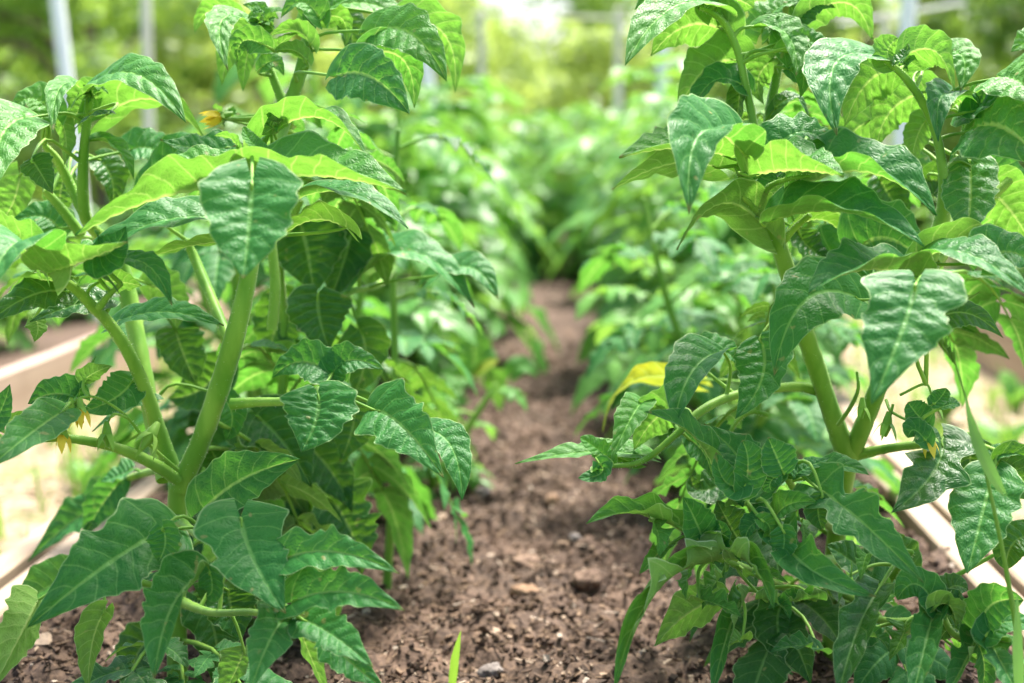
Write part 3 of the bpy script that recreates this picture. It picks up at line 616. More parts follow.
# right low
L((695,541),(640,514),(586,524),54,(1.16,1.12),48,'c',(24,40),curl=.9,mt='y',serr=.1); L((706,549),(696,522),(683,497),38,(1.15,1.12),22,'n',18,mt='g'); L((712,548),(722,535),(716,520),30,1.14,40,'r',mt='g')
L((712,562),(652,596),(614,692),64,(1.14,1.06),22,'c',(34,40),curl=1.5,mt='y',serr=.18,wave=.14,cord=.05,label='curled lobed leaf with pale rolled rim over the path')
L((726,598),(690,612),(655,646),50,(1.22,1.17),142,'n',14,mt='y'); L((742,598),(727,636),(712,694),56,(1.17,1.1),16,'c',(30,30),curl=1.2,mt='g',cord=.05,wave=.08)
L((716,554),(752,566),(774,610),54,(1.14,1.08),40,'c',(36,40),curl=1.3,mt='y',wave=.1); L((740,542),(728,522),(717,500),38,1.18,20,'n',mt='d')
L((774,522),(788,505),(817,502),32,(1.15,1.12),40,'n',24,mt='y'); L((783,528),(806,566),(876,597),66,(1.14,1.07),22,'c',(10,30),curl=.6,mt='g',wave=.1)
L((783,530),(784,545),(778,562),28,1.12,20,'r',mt='g'); L((768,520),(752,525),(745,540),26,1.14,40,'r',24,mt='g'); L((762,520),(770,530),(762,545),20,1.13,40,'r',mt='y')
L((820,490),(864,524),(924,583),66,(1.14,1.06),14,'c',(10,10),curl=.25,mt='g',cord=.3,serr=.13,label='long dark lobed leaf pointing down right')
L((822,494),(818,512),(823,530),30,1.13,20,'n',mt='d')
L((806,478),(838,466),(869,475),28,(1.18,1.15),48,'n',20,mt='g'); L((784,474),(776,456),(768,437),38,1.14,18,'n',14,mt='g'); L((792,478),(806,468),(830,458),28,1.16,52,'n',mt='g'); L((776,476),(770,484),(772,492),22,1.14,30,'r',mt='g')
L((878,590),(856,634),(838,696),60,(1.14,1.06),12,'c',(16,16),curl=.7,mt='d',wave=.07,cord=.1); L((784,598),(778,630),(794,668),48,(1.28,1.25),14,'n',10,mt='d')
L((880,586),(850,560),(826,545),46,1.22,40,'o',mt='d'); L((885,582),(872,560),(862,545),36,1.24,35,'o',mt='d'); L((905,570),(892,548),(880,530),44,1.26,25,'o',mt='d')
L((936,604),(925,645),(912,700),64,(1.14,1.06),16,'c',(30,12),curl=.9,mt='g',wave=.07,cord=.1,serr=.12); L((934,604),(915,584),(897,600),36,1.13,28,'r',(26,20),mt='g'); L((936,606),(950,606),(956,626),32,1.12,120,'r',(20,30),mt='y')
L((944,596),(954,586),(968,590),28,1.14,30,'r',mt='d'); L((940,600),(955,604),(966,606),28,1.13,18,'r',mt='d')
L((984,634),(990,606),(1024,600),46,(1.12,1.08),20,'r',(14,20),mt='g'); L((986,636),(1005,622),(1036,628),34,1.1,40,'r',mt='g'); L((975,638),(964,664),(946,694),46,(1.12,1.08),22,'c',(14,34),curl=1.0,mt='g'); L((990,642),(1004,668),(1022,704),50,(1.11,1.06),20,'c',(40,10),mt='g')
L((975,640),(984,665),(980,700),38,1.13,22,'c',(40,20),mt='g'); L((962,634),(950,628),(940,640),26,1.14,30,'r',mt='d')
L((942,440),(932,474),(891,513),74,(1.18,1.12),8,'c',(8,10),mt='d',cord=.26); L((992,476),(980,522),(967,574),62,(1.15,1.1),10,'o',(8,10),mt='g',cord=.2)
L((972,440),(970,462),(972,494),46,1.2,14,'o',mt='d'); L((998,466),(1014,476),(1040,502),54,1.16,12,'o',mt='d',cord=.24); L((1030,536),(1012,545),(1006,570),38,1.14,18,'r',mt='d'); L((990,462),(1006,452),(1040,458),22,1.16,55,'n',mt='g')
L((926,424),(915,412),(908,402),28,1.16,20,'r',mt='g'); L((934,404),(942,396),(946,388),20,1.15,30,'r',mt='g'); L((940,408),(952,404),(960,406),18,1.15,50,'n',mt='g'); L((925,440),(914,430),(908,438),26,1.15,25,'r',mt='g')
def rosette(pl, cx, cy, d, n, size, seed):
    rs = np.random.RandomState(seed)
    for i in range(n):
        a = i * 2.4 + rs.rand(); r = size * (0.35 + .65 * i / n); ex, ey = math.cos(a) * r, math.sin(a) * r * .75 - r * .25
        pl.leaf((cx + ex * .15, cy + ey * .1), (cx + ex * .6, cy + ey * .6 - r * .15), (cx + ex, cy + ey + r * .15), r * rs.uniform(.55, .8), (d, d + rs.uniform(-.012, .012)), rs.uniform(20, 130), 'o', (rs.uniform(10, 45), rs.uniform(10, 45)), curl=rs.uniform(-.4, .6), mt='y', pucker=.045, wave=.1)
rsx = np.random.RandomState(5)
for (x, y) in ((650,520),(668,545),(690,570),(722,575),(735,560),(752,575),(700,600),(765,600),(800,560),(815,600),(850,575),(868,555),(800,520),(860,640),(905,625),(958,650),(905,590),(990,660),(742,640),(818,650),(735,505),(770,455)):
    a = rsx.uniform(0, 6.28); Lp = rsx.uniform(34, 52); tx, ty = x + math.cos(a) * Lp, y + abs(math.sin(a)) * Lp * .9 - 6; dd = rsx.uniform(1.13, 1.2)
    RA.leaf((x, y), ((x + tx) / 2 + rsx.uniform(-4, 4), (y + ty) / 2 - rsx.uniform(3, 9)), (tx, ty), Lp * rsx.uniform(.6, .8), (dd, dd - .03), rsx.uniform(10, 60), 'c', (rsx.uniform(10, 35), rsx.uniform(10, 40)), curl=rsx.uniform(.2, 1.2), mt=rsx.choice(['g', 'y']), wave=.11, serr=.1)
for a in ((262,24,1.265,9,24,1),(318,6,1.27,8,24,2),(47,118,1.25,8,24,3),(92,96,1.23,7,20,4),(272,126,1.15,6,18,5),(225,118,1.32,7,22,9)): rosette(LA, *a)
for a in ((786,44,1.265,11,28,6),(968,104,1.245,9,28,7),(748,164,1.16,6,18,8),(902,66,1.19,6,18,10)): rosette(RA, *a)
#HERO_END

#FILL
# ------------------------------------------------------------------ generic compound leaves and plants
def compound(mb, O, D, L, droop, seed, nu=8, nv=13, scale=1.0, mi=0, smi=1, up=(0, 0, 1)):
    """O origin, D horizontal-ish unit direction, L rachis length"""
    rs = np.random.RandomState(seed); up = np.array(up, float)
    Cc = np.array([O, O + D * L * .55 + up * L * .16, O + D * L * .95 - up * L * droop])
    side = norm(np.cross(D, up))
    def pt(t): return (1 - t) ** 2 * Cc[0] + 2 * t * (1 - t) * Cc[1] + t * t * Cc[2]
    def tg(t): return norm(2 * (1 - t) * (Cc[1] - Cc[0]) + 2 * t * (Cc[2] - Cc[1]))
    tube(mb, [pt(0), pt(.35), pt(.7), pt(1)], [.0026, .002, .0016, .0009], smi, 5, n=7)
    jobs = [(1.0, 0, 0.50)]
    for t, k in ((.36, .30), (.52, .16), (.64, .42), (.86, .44)):
        for sg in (-1, 1): jobs.append((t + rs.uniform(-.03, .03), sg, k * rs.uniform(.8, 1.1)))
    for t, sg, k in jobs:
        b = pt(min(t, 1)); T = tg(min(t, 1)); n = norm(np.cross(side, T)); n = n * np.sign(n @ up + 1e-6)
        d = norm(T * (1 if sg == 0 else rs.uniform(.35, .75)) + side * sg * 1.0)
        if sg == 0: d = T
        l = L * k * scale; b2 = b + (d * 0.05 * L if sg else 0)
        dr = rs.uniform(.1, .5)
        C = np.array([b2, b2 + d * l * .5 + n * l * .08, b2 + d * l * .95 - up * l * dr + side * rs.uniform(-.1, .1) * l])
        nn = norm(n + side * sg * rs.uniform(-.3, .4) + rs.randn(3) * .15)
        leafgeom(mb, C, l * rs.uniform(.58, .76), nn, (rs.uniform(0, 26), rs.uniform(0, 26)), rs.uniform(-.5, .2), rs.choice(['o', 'l', 'c', 'n']), .08, .05, .013, rs.uniform(-30, 30), rs.randint(1e6), nu, nv, mi, cord=.12)

def bush(name, loc, H, seed, label, cat, group, nleaf=26, L=0.2, nu=8, nv=12, m=None, spread=1.0, nst=3):
    rs = np.random.RandomState(seed); root = empty(name, loc, label, cat, group)
    m = m or LEAFB; k = 0
    for s in range(nst):
        az = s * 2 * math.pi / nst + rs.rand(); ln = rs.uniform(.05, .13) * spread
        hh = H * rs.uniform(.8, 1.0) * (1 if s else 1.04)
        pts = [np.array([0, 0, -.02]), np.array([math.cos(az) * ln * .5, math.sin(az) * ln * .5, hh * .3]), np.array([math.cos(az) * ln * 1.1, math.sin(az) * ln * 1.1, hh * .62]), np.array([math.cos(az) * ln * 1.2 + rs.uniform(-.03, .03), math.sin(az) * ln * 1.2, hh * .93])]
        mb = MB(); tube(mb, pts, [.008, .007, .0055, .003], 0, 8, n=18); stm = mb.build('stem', [STEM], root)
        sp = spline(pts, 40)
        nl = nleaf // nst
        for i in range(nl):
            t = .12 + .88 * (i + rs.uniform(-.2, .2)) / nl; t = min(max(t, .08), 1); q = sp[int(t * 39)]
            a = i * 2.4 + s * 2.1 + rs.uniform(-.4, .4)
            el = 0.15 + .5 * t + rs.uniform(-.2, .2)
            D = norm(np.array([math.cos(a), math.sin(a), el])); ll = L * (1.05 - .5 * t ** 3) * rs.uniform(.75, 1.1)
            mb = MB(); compound(mb, q, D, ll, rs.uniform(.05, .35), rs.randint(1e6), nu, nv)
            mb.build('leaf', [m, STEM], stm)
    return root
def copy_thing(src, loc, rot, sc, label, group=None):
    r = src.copy(); COL.objects.link(r); r.location = loc; r.rotation_euler[2] = rot; r.scale = (sc, sc, sc)
    r['label'] = label
    if group: r['group'] = group
    for ch in [c for c in bpy.data.objects if c.parent == src]:
        c = ch.copy(); COL.objects.link(c); c.parent = r
        for g in [x for x in bpy.data.objects if x.parent == ch]:
            h = g.copy(); COL.objects.link(h); h.parent = c
    return r

def hero_fill(pl, specs):
    for i, (x, y, d, dx, dy, dd, L_, dr) in enumerate(specs):
        B = P(x, y, d); D = norm(P(x + dx, y + dy, d + dd) - B); st_ = np.vstack(pl.stems); q = st_[np.linalg.norm(st_ - B, axis=1).argmin()]
        mb = MB(); compound(mb, B, D, L_, dr, 900 + i + int(x), 12, 20)
        tube(mb, [q, (q + B) / 2, B], [.0024, .0022, .0024], 1, 6, n=6)
        for k in range(len(mb.v)): mb.v[k] = mb.v[k] - pl.base
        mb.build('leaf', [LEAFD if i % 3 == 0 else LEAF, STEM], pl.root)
hero_fill(LA, [(180,640,1.27,-60,10,-.10,.13,.5),(180,640,1.27,60,20,-.06,.13,.5),(180,660,1.27,5,20,-.12,.10,.4),(180,600,1.3,80,-10,.10,.16,.4),(178,560,1.3,60,-40,.12,.16,.3),
 (200,450,1.28,50,10,.12,.17,.3),(210,420,1.28,70,40,.08,.16,.5),(225,360,1.3,50,-20,.12,.15,.3),(275,400,1.44,50,10,.05,.16,.5),(285,330,1.45,60,10,.05,.16,.4),(285,300,1.45,-10,10,.1,.12,.5),
 (395,400,1.62,-60,20,-.05,.15,.5),(395,360,1.62,30,10,.05,.09,.5),(396,440,1.62,30,20,0,.09,.5),(394,300,1.62,40,-10,0,.08,.3),(394,250,1.62,-40,-20,0,.14,.3),(394,220,1.62,40,-20,.05,.09,.3),(396,160,1.62,-30,-10,0,.13,.4),(397,150,1.62,30,-10,0,.09,.3),
 (262,180,1.35,-40,-20,.05,.12,.3),(262,190,1.35,50,-10,.05,.13,.3),(100,240,1.36,-60,0,.05,.12,.4),(110,260,1.36,-50,-20,.1,.12,.3),(290,100,1.33,60,20,.05,.11,.4),(285,130,1.33,50,30,.05,.12,.4),(300,80,1.33,-10,40,.05,.10,.4)])
hero_fill(RA, [(835,600,1.36,-60,-20,-.1,.14,.4),(835,600,1.36,50,0,-.08,.13,.5),(836,580,1.36,-60,0,.08,.15,.5),(838,540,1.36,-70,-30,-.05,.15,.4),(838,510,1.35,-60,-30,.06,.15,.4),
 (838,640,1.37,-50,20,-.02,.09,.4),(838,640,1.37,50,20,0,.10,.4),(845,500,1.34,10,-20,.1,.13,.4),(760,395,1.3,-50,30,.05,.12,.5),(780,300,1.26,-20,20,.1,.10,.4),(900,330,1.3,60,-30,.1,.13,.3),(930,280,1.3,60,-10,.05,.13,.4),(935,250,1.3,-30,-20,.1,.13,.3),
 (960,200,1.32,50,0,.05,.12,.4),(940,180,1.32,-40,-20,.08,.12,.3),(770,120,1.33,-20,-10,.08,.09,.3),(775,100,1.33,30,-10,.05,.09,.4),(800,210,1.28,30,-10,.1,.12,.3)])
# filling plants directly behind the two near ones
bL1 = bush('tomato_plant', (-.37, 1.78, 0), .54, 3, 'bushy tomato plant behind the nearest left plant, beside the left board', 'tomato plant', ROWG, 33, .165, 12, 20, m=LEAF)
bR1 = bush('tomato_plant', (.25, 1.9, 0), .50, 4, 'bushy tomato plant behind the nearest right plant, seen left of its fork', 'tomato plant', ROWG, 33, .16, 12, 20, m=LEAF)
bL2 = bush('tomato_plant', (-.46, 2.2, 0), .50, 5, 'blurred tomato plant left of the soil strip, beside the small pale seedling', 'tomato plant', ROWG, 33, .2, 10, 16)
bR2 = bush('tomato_plant', (.25, 2.35, 0), .37, 6, 'short light green tomato plant, lowest of the right row, beyond the curled leaves', 'tomato plant', ROWG, 42, .17, 10, 16, m=LEAFL)
A_ = bush('tomato_plant', (-.44, 2.75, 0), .66, 8, 'blurred tall tomato plant behind the seedling, pale top leaves against the hedge', 'tomato plant', ROWG, 39, .225)
B_ = bush('tomato_plant', (.37, 2.9, 0), .64, 9, 'blurred tomato plant in the right row behind the short light green one', 'tomato plant', ROWG, 39, .225, m=LEAFL)
ordn = ['third', 'fourth', 'fifth', 'sixth', 'seventh', 'eighth', 'ninth', 'tenth']
bush('tomato_plant', (-.19, 2.05, 0), .17, 31, 'low bright green shoots edging the soil strip in front of the pale seedling', 'tomato plant', ROWG, 18, .075, 8, 12, m=LEAFB, spread=.4)
k = 0
for i, y in enumerate((3.25, 3.9, 4.6, 5.4, 6.3, 7.2)):
    for sgn_ in (-1, 1):
        nm = 'left' if sgn_ < 0 else 'right'; xx = sgn_ * ((.46 if sgn_ < 0 else .36) - .03 * i) + random.uniform(-.04, .04)
        copy_thing((A_, B_, bL2)[(i + (sgn_ > 0)) % 3], (xx, y + random.uniform(-.1, .1), 0), random.uniform(0, 6), random.uniform(1.12, 1.3),
                   f'far blurred tomato plant, {ordn[i]} from the front among the blurred ones in the {nm} row', ROWG)
for x, y, sc, lab in ((-.05, 5.7, 1.0, 'far blurred tomato plant closing the end of the soil strip, nearer of two'), (.08, 6.8, 1.15, 'far blurred tomato plant closing the end of the soil strip, farther of two')):
    copy_thing(A_, (x, y, 0), y, sc, lab, ROWG)
# neighbouring beds
NG = {-1: 'plants in the left neighbouring bed', 1: 'plants in the right neighbouring bed'}
for sgn_ in (-1, 1):
    nm = 'left' if sgn_ < 0 else 'right'
    for i, y in enumerate((2.4, 2.9, 3.5, 4.2, 5.0, 5.9)):
        copy_thing((bR2, A_, B_)[i % 3], (sgn_ * random.uniform(1.45, 1.62), y, 0), random.uniform(0, 6), random.uniform(.6, .8) if i % 3 else 1.0,
                   f'low leafy plant behind the {nm} neighbouring board, {["nearest", "second", "third", "fourth", "fifth", "farthest"][i]} from the front', NG[sgn_])

# seedling on the soil strip
sd = Plant('seedling', (P(470, 445, 2.4)[0], P(470, 445, 2.4)[1], 0.0), 'small pale seedling with one round upright leaf on the soil left of centre', 'seedling')
gS = sd.base.copy(); sd.world_stem([gS, P(455, 392, 2.39), P(476, 374, 2.38), P(510, 372, 2.36)], [.0022, .002, .0018, .001])
sd.leaf((474,370),(474,350),(472,326),40,2.38,20,'r',8,mt='y'); sd.leaf((490,376),(496,390),(500,412),26,2.36,150,'o',mt='y'); sd.leaf((470,378),(455,376),(440,372),26,2.38,30,'o',mt='y'); sd.leaf((512,374),(524,366),(538,378),22,2.34,40,'o',mt='y'); sd.leaf((455,390),(440,398),(430,412),26,2.4,40,'o',mt='y')
sd.leaf((478,374),(488,366),(500,360),18,2.37,60,'o',mt='Y')

# ------------------------------------------------------------------ grass stalk, blades
gs = empty('grass_stalk', (P(1015, 700, 1.12)[0], P(1015, 700, 1.12)[1], 0), 'tall thin grass stalk with a nodding seed head in front of the right tomato plant', 'grass stalk')
gb = np.array(gs.location)
mb = MB(); W = [P(1018, 700, 1.1), P(1017, 640, 1.07), P(1008, 580, 1.06), P(993, 505, 1.05), P(975, 430, 1.05), P(956, 366, 1.05)]
W = [np.array([W[0][0], W[0][1], -.02])] + W
tube(mb, W, [.0022, .0022, .002, .0018, .0014, .0009, .0006], 0, 8, n=40)
for i in range(len(mb.v)): mb.v[i] -= gb
mb.build('stalk', [GRASS], gs)
for (b, m_, t, w) in (((1003, 492), (980, 448), (965, 396), 13), ((1019, 690), (1018, 650), (1017, 590), 11)):
    mb = MB(); d = 1.045; B, Mi, T_ = P(*b, d), P(*m_, d - .02), P(*t, d - .03)
    leafgeom(mb, np.array([B, 2 * Mi - .5 * (B + T_), T_]), w * d / F, norm(CAM - Mi), (18, 18), 0, 'n', 0, 0, 0, 0, 3, 6, 24)
    for i in range(len(mb.v)): mb.v[i] -= gb
    mb.build('blade', [BLADE], gs)
mb = MB()
for k in range(16):
    f = k / 15; c = P(956 - 20 * f, 366 - 26 * f, 1.05); a = random.uniform(-.5, .5)
    d_ = norm(P(948 - 20 * f + 8 * math.sin(k * 2.1), 340 - 30 * f, 1.05 + random.uniform(-.01, .01)) - c)
    tube(mb, [c, c + d_ * .006, c + d_ * .014], [.0005, .0011, .0002], 0, 5, n=6)
    tube(mb, [c + d_ * .012, c + d_ * .028], [.0002, .0001], 0, 3, n=3)
for i in range(len(mb.v)): mb.v[i] -= gb
mb.build('seed_head', [GRASS], gs)
g2 = MB(); p0 = P(452, 700, 1.34); p0[2] = -.005
Tp = P(461, 630, 1.30)
leafgeom(g2, np.array([p0, (p0 + Tp) / 2 + np.array([-.003, 0, 0]), Tp]), .0085, norm(CAM - Tp), (20, 20), 0, 'n', 0, 0, 0, 0, 3, 6, 16)
o = g2.build('grass_blade', [GRASS]); tag(o, 'single bright grass blade sprouting from bare soil at the bottom', 'grass blade'); o.name = 'grass_sprout'

# ------------------------------------------------------------------ soil, mulch
def heightf(x, y):
    h = 0.016 * noise.noise((x * 7, y * 7, 0)) + 0.019 * noise.fractal((x * 22, y * 22, 3.1), 1.0, 2.0, 4)
    c = noise.noise((x * 45, y * 45, 8)); h += 0.008 * max(0, c) + .0045 * noise.noise((x * 130, y * 130, 1))
    mid = math.exp(-((x + .05) / .22) ** 2); return h + .012 - .012 * mid
def grid(name, xs, ys, hf, m, kind='structure', skirt=None):
    mb = MB(); nx, ny = len(xs), len(ys)
    V = np.array([(x, y, hf(x, y)) for y in ys for x in xs])
    i, j = np.meshgrid(np.arange(ny - 1), np.arange(nx - 1), indexing='ij')
    f = np.stack([i * nx + j, i * nx + j + 1, (i + 1) * nx + j + 1, (i + 1) * nx + j], -1).reshape(-1, 4)
    mb.add(V, f); o = mb.build(name, m); o['kind'] = kind; return o
BL, BR = -.575, .448
xs = np.arange(BL - .005, BR + .01, .0048); ys = np.concatenate([np.arange(.7, 2.6, .0055), np.arange(2.6, 4.5, .018), np.arange(4.5, 8.8, .08)])
o = grid('soil', xs, ys, heightf, SOIL)
for nm, a, b in (('left', -2.6, -1.2), ('right', 1.225, 2.6)):
    grid('neighbouring_soil', np.linspace(a, b, 40), np.linspace(.2, 8, 160), lambda x, y: .01 * noise.noise((x * 12, y * 12, 2)) + .0, SOIL)
def straw_h(x, y): return -.128 + .012 * noise.noise((x * 9, y * 9, 5)) + .006 * noise.noise((x * 40, y * 40, 5))
m, nt, ns, ln = mat('path_straw')
out = ns.new('ShaderNodeOutputMaterial'); pb = ns.new('ShaderNodeBsdfPrincipled'); tc = ns.new('ShaderNodeTexCoord')
n1 = ns.new('ShaderNodeTexNoise'); n1.inputs['Scale'].default_value = 5; n1.inputs['Detail'].default_value = 4
n2 = ns.new('ShaderNodeTexNoise'); n2.inputs['Scale'].default_value = 60; n2.inputs['Detail'].default_value = 5
for n in (n1, n2): ln.new(tc.outputs['Object'], n.inputs['Vector'])
c = ramp(nt, n2.outputs[0], [(.3, (.16, .11, .06)), (.5, (.28, .21, .13)), (.7, (.40, .32, .22))])
c = mixc(nt, smooth(nt, n1.outputs[0], .52, .64, 0, .75), c, (.16, .26, .06))
ln.new(c, pb.inputs['Base Color']); pb.inputs['Roughness'].default_value = .9; ln.new(pb.outputs[0], out.inputs[0]); PATHM = m
for a, b in ((-1.17, BL - .07), (BR + .08, 1.2)):
    grid('path', np.linspace(a, b, 40), np.linspace(.5, 8.6, 280), straw_h, PATHM)
GM = simple_mat('meadow', (.10, .18, .045), (.26, .30, .12), .9, 1.2, .3, .02)
grid('ground', np.linspace(-150, 150, 31), np.linspace(-20, 280, 31), lambda x, y: -.16, GM)

# mulch flakes and clods: nobody could count them
def scatter(name, n, xr, yr, hf, kindf, m, label):
    mb = MB(); cube = np.array([(x, y, z) for z in (-.5, .5) for y in (-.5, .5) for x in (-.5, .5)], float)
    cf = np.array([[0, 2, 3, 1], [4, 5, 7, 6], [0, 1, 5, 4], [2, 6, 7, 3], [0, 4, 6, 2], [1, 3, 7, 5]])
    Vs = []; Fs = []; k = 0
    for i in range(n):
        x = random.uniform(*xr); y = yr[0] + (yr[1] - yr[0]) * random.random() ** 1.5
        sx, sy, sz, til = kindf()
        v = cube * (1 + RS.uniform(-.35, .35, (8, 3))) * (sx, sy, sz)
        if sx > 4 * sy: v[:, 2] += -(v[:, 0] ** 2) * random.uniform(2, 10); v[:, 1] += v[:, 0] ** 2 * random.uniform(-12, 12)
        az, t1 = random.random() * 6.28, random.gauss(0, til)
        Rm = np.array(Matrix.Rotation(az, 3, 'Z') @ Matrix.Rotation(t1, 3, 'Y') @ Matrix.Rotation(random.gauss(0, til), 3, 'X'))
        v = v @ Rm.T + (x, y, hf(x, y) + sz * .4 + .001)
        Vs.append(v); Fs.append(cf + k); k += 8
    mb.add(np.concatenate(Vs), np.concatenate(Fs)); o = mb.build(name, m, smooth_=False); tag(o, label, None, None, 'stuff'); return o
def kf_mulch():
    r = random.random()
    if r < .32: l = random.uniform(.002, .0085) * (1 + (random.random() < .06)); return l, l * random.uniform(.35, .8), random.uniform(.0008, .0025), .45
    if r < .62: s = random.uniform(.0018, .0065); return s, s * random.uniform(.6, 1), s * random.uniform(.5, .9), .6
    return random.uniform(.010, .034), random.uniform(.0008, .0021), random.uniform(.0006, .0015), .2
o = scatter('mulch', 34000, (BL + .01, BR - .01), (.95, 3.6), heightf, kf_mulch, MULCH, 'brown bark mulch and crumbled clods covering the bed'); o['category'] = 'mulch'
o = scatter('straw_litter', 5000, (BL - .55, BL - .085), (.8, 4.5), straw_h, lambda: (random.uniform(.02, .07), .0022, .0015, .15), STRAW, 'dry straw litter lying on the left path'); o['category'] = 'straw'
o = scatter('straw_litter', 5000, (BR + .095, BR + .70), (.8, 4.5), straw_h, lambda: (random.uniform(.02, .07), .0022, .0015, .15), STRAW, 'dry straw litter lying on the right path'); o['category'] = 'straw'
# stones / clods one can tell apart
def stone(px, py, s, label, seed, m=STONE, sq=.6):
    d = 1.0
    for _ in range(200):
        q = P(px, py, d)
        if q[2] <= heightf(q[0], q[1]) + .002: break
        d += .01
    me = bpy.data.meshes.new('clod'); import bmesh
    bm = bmesh.new(); bmesh.ops.create_icosphere(bm, subdivisions=4, radius=1)
    for v in bm.verts:
        n = v.co.copy(); f = 1 + .35 * noise.noise(n * 1.3 + Vector((seed, 0, 0))) + .16 * noise.fractal(n * 4 + Vector((0, seed, 0)), 1, 2, 4)
        v.co = Vector((n.x * s * f, n.y * s * f * .8, n.z * s * f * sq))
    bm.to_mesh(me); bm.free(); me.materials.append(m)
    for p in me.polygons: p.use_smooth = True
    o = bpy.data.objects.new('soil_clod', me); COL.objects.link(o); o.location = (q[0], q[1], heightf(q[0], q[1]) + s * .15); o.rotation_euler[2] = seed
    tag(o, label, 'clod', 'clods on the soil'); return o
CLOD = simple_mat('clod_brown', (.10, .06, .04), (.22, .145, .10), .9, 110, .9, .003)
CLODT = simple_mat('clod_tan', (.18, .10, .055), (.28, .18, .11), .9, 110, .9, .003)
stone(484, 497, .012, 'small grey rounded stone beside the hanging left leaf tip', 1)
stone(527, 566, .022, 'pale broad clod in the middle of the soil strip', 2, CLOD, .4)
stone(524, 597, .017, 'tan flattish clod just below the broad pale one', 3, CLODT, .45)
stone(588, 592, .019, 'grey brown clod right of the tan one', 4, CLOD)
stone(553, 502, .013, 'small light brown clod above the broad pale one', 5, CLODT)
stone(575, 538, .008, 'tiny whitish stone near the long pointed right leaf', 6)
stone(492, 676, .013, 'dark grey stone at the bottom edge right of the grass blade', 7)

# paths: weeds and grass
mb = MB()
for side_ in (-1, 1):
    for i in range(520):
        y = 1.0 + 5 * random.random() ** 1.4
        x = random.uniform(BL - .58, BL - .09) if side_ < 0 else random.uniform(BR + .09, BR + .68)
        if noise.noise((x * 5, y * 3, 2)) < .0: continue
        for q in range(5):
            a = random.random() * 6.28; h = random.uniform(.03, .11); l = h * random.uniform(.2, .7)
            b = np.array([x + random.uniform(-.01, .01), y + random.uniform(-.01, .01), -.13])
            C = np.array([b, b + (math.cos(a) * l * .3, math.sin(a) * l * .3, h * .7), b + (math.cos(a) * l, math.sin(a) * l, h)])
            leafgeom(mb, C, .005, np.array([-math.cos(a), -math.sin(a), .5]), (10, 10), 0, 'n', 0, 0, 0, 0, 1, 2, 5)
o = mb.build('grass', [GRASS]); tag(o, 'sparse green grass growing through the straw on both paths', None, None, 'stuff'); o['category'] = 'grass'
def weed(px, py, d, n, L, label, seed, wd=.5):
    q = P(px, py, d); q[2] = -.125; rs = np.random.RandomState(seed); r = empty('weed', tuple(q), label, 'weed', 'weeds on the paths')
    for i in range(n):
        a = i * 2.4; D = np.array([math.cos(a), math.sin(a), rs.uniform(.5, 1.6)]); D = norm(D); l = L * rs.uniform(.7, 1.1); mb = MB()
        C = np.array([np.zeros(3), D * l * .6 + (0, 0, l * .2), D * l]); leafgeom(mb, C, l * wd, norm(np.array([-D[0] * .5, -D[1] * .5, 1])), (15, 15), 0, 'n', .03, .06, .01, 0, i, 8, 12); mb.build('leaf', [LEAFB], r)
for a in ((1000, 440, 2.9, 9, .11, 'broad leafed light green weed on the right path below the board', 1), (945, 395, 3.3, 8, .12, 'upright green weed on the right path behind the pendant flower buds', 2), (30, 520, 1.95, 6, .09, 'small weed on the left path near the board', 3), (1020, 330, 3.4, 7, .1, 'green weed against the right neighbouring board', 4), (90, 440, 2.6, 6, .08, 'small weed on the left path below the neighbouring board', 5)):
    weed(*a)
gs2 = empty('grass_tuft', (P(20, 560, 1.75)[0], P(20, 560, 1.75)[1], -.13), 'upright blurred grass tuft on the straw of the left path', 'grass tuft')
for i in range(5):
    mb = MB(); a = i * 1.3; leafgeom(mb, np.array([[0, 0, 0], [.01 * math.cos(a), .01 * math.sin(a), .08], [.05 * math.cos(a), .03 * math.sin(a), .15 + .01 * i]]), .007, np.array([0, -1, .2]), (10, 10), 0, 'n', 0, 0, 0, 0, i, 2, 8); mb.build('blade', [GRASS], gs2)

# ------------------------------------------------------------------ boards
def board(x0, x1, y0, y1, z0, z1, m, label, group, name='garden_board'):
    mb = MB(); b = .003; n = 40
    prof = [(x0 + b, z0), (x1 - b, z0), (x1, z0 + b), (x1, z1 - b), (x1 - b, z1), (x0 + b, z1), (x0, z1 - b), (x0, z0 + b)]
    ys_ = np.linspace(y0, y1, n); V = []
    for y in ys_:
        wx = .003 * noise.noise((x0 * 9, y * 1.3, 1)); wz = .0035 * noise.noise((x0 * 9, y * 1.1, 7))
        for x, z in prof: V.append((x + wx + .0006 * random.uniform(-1, 1), y, z + wz + .0006 * random.uniform(-1, 1)))
    V = np.array(V) - (x0, y0, 0)
    f = [[i * 8 + j, i * 8 + (j + 1) % 8, (i + 1) * 8 + (j + 1) % 8, (i + 1) * 8 + j] for i in range(n - 1) for j in range(8)]
    mb.add(V, f); mb.add(V[:8], [list(range(8))[::-1]]); mb.add(V[-8:], [list(range(8))])
    o = mb.build(name, m, smooth_=False); o.location = (x0, y0, 0); return tag(o, label, 'board', group)
EB = 'edge boards of the bed'
board(BL - .036, BL - .002, .4, 5.2, -.15, .030, WOOD, 'inner pale edge board left of the bed, touching the soil', EB)
board(BL - .082, BL - .046, .4, 5.2, -.15, .034, WOOD, 'outer pale edge board left of the bed, beside the straw', EB)
board(BR + .002, BR + .040, .4, 5.2, -.15, .030, WOOD, 'inner pale edge board right of the bed, touching the soil', EB)
board(BR + .050, BR + .092, .4, 5.2, -.15, .034, WOOD, 'outer pale edge board right of the bed, beside the straw', EB)
board(-1.20, -1.172, .3, 6.0, -.15, .035, WOODP, 'pinkish wooden board edging the left neighbouring bed', 'edge boards of the neighbouring beds')
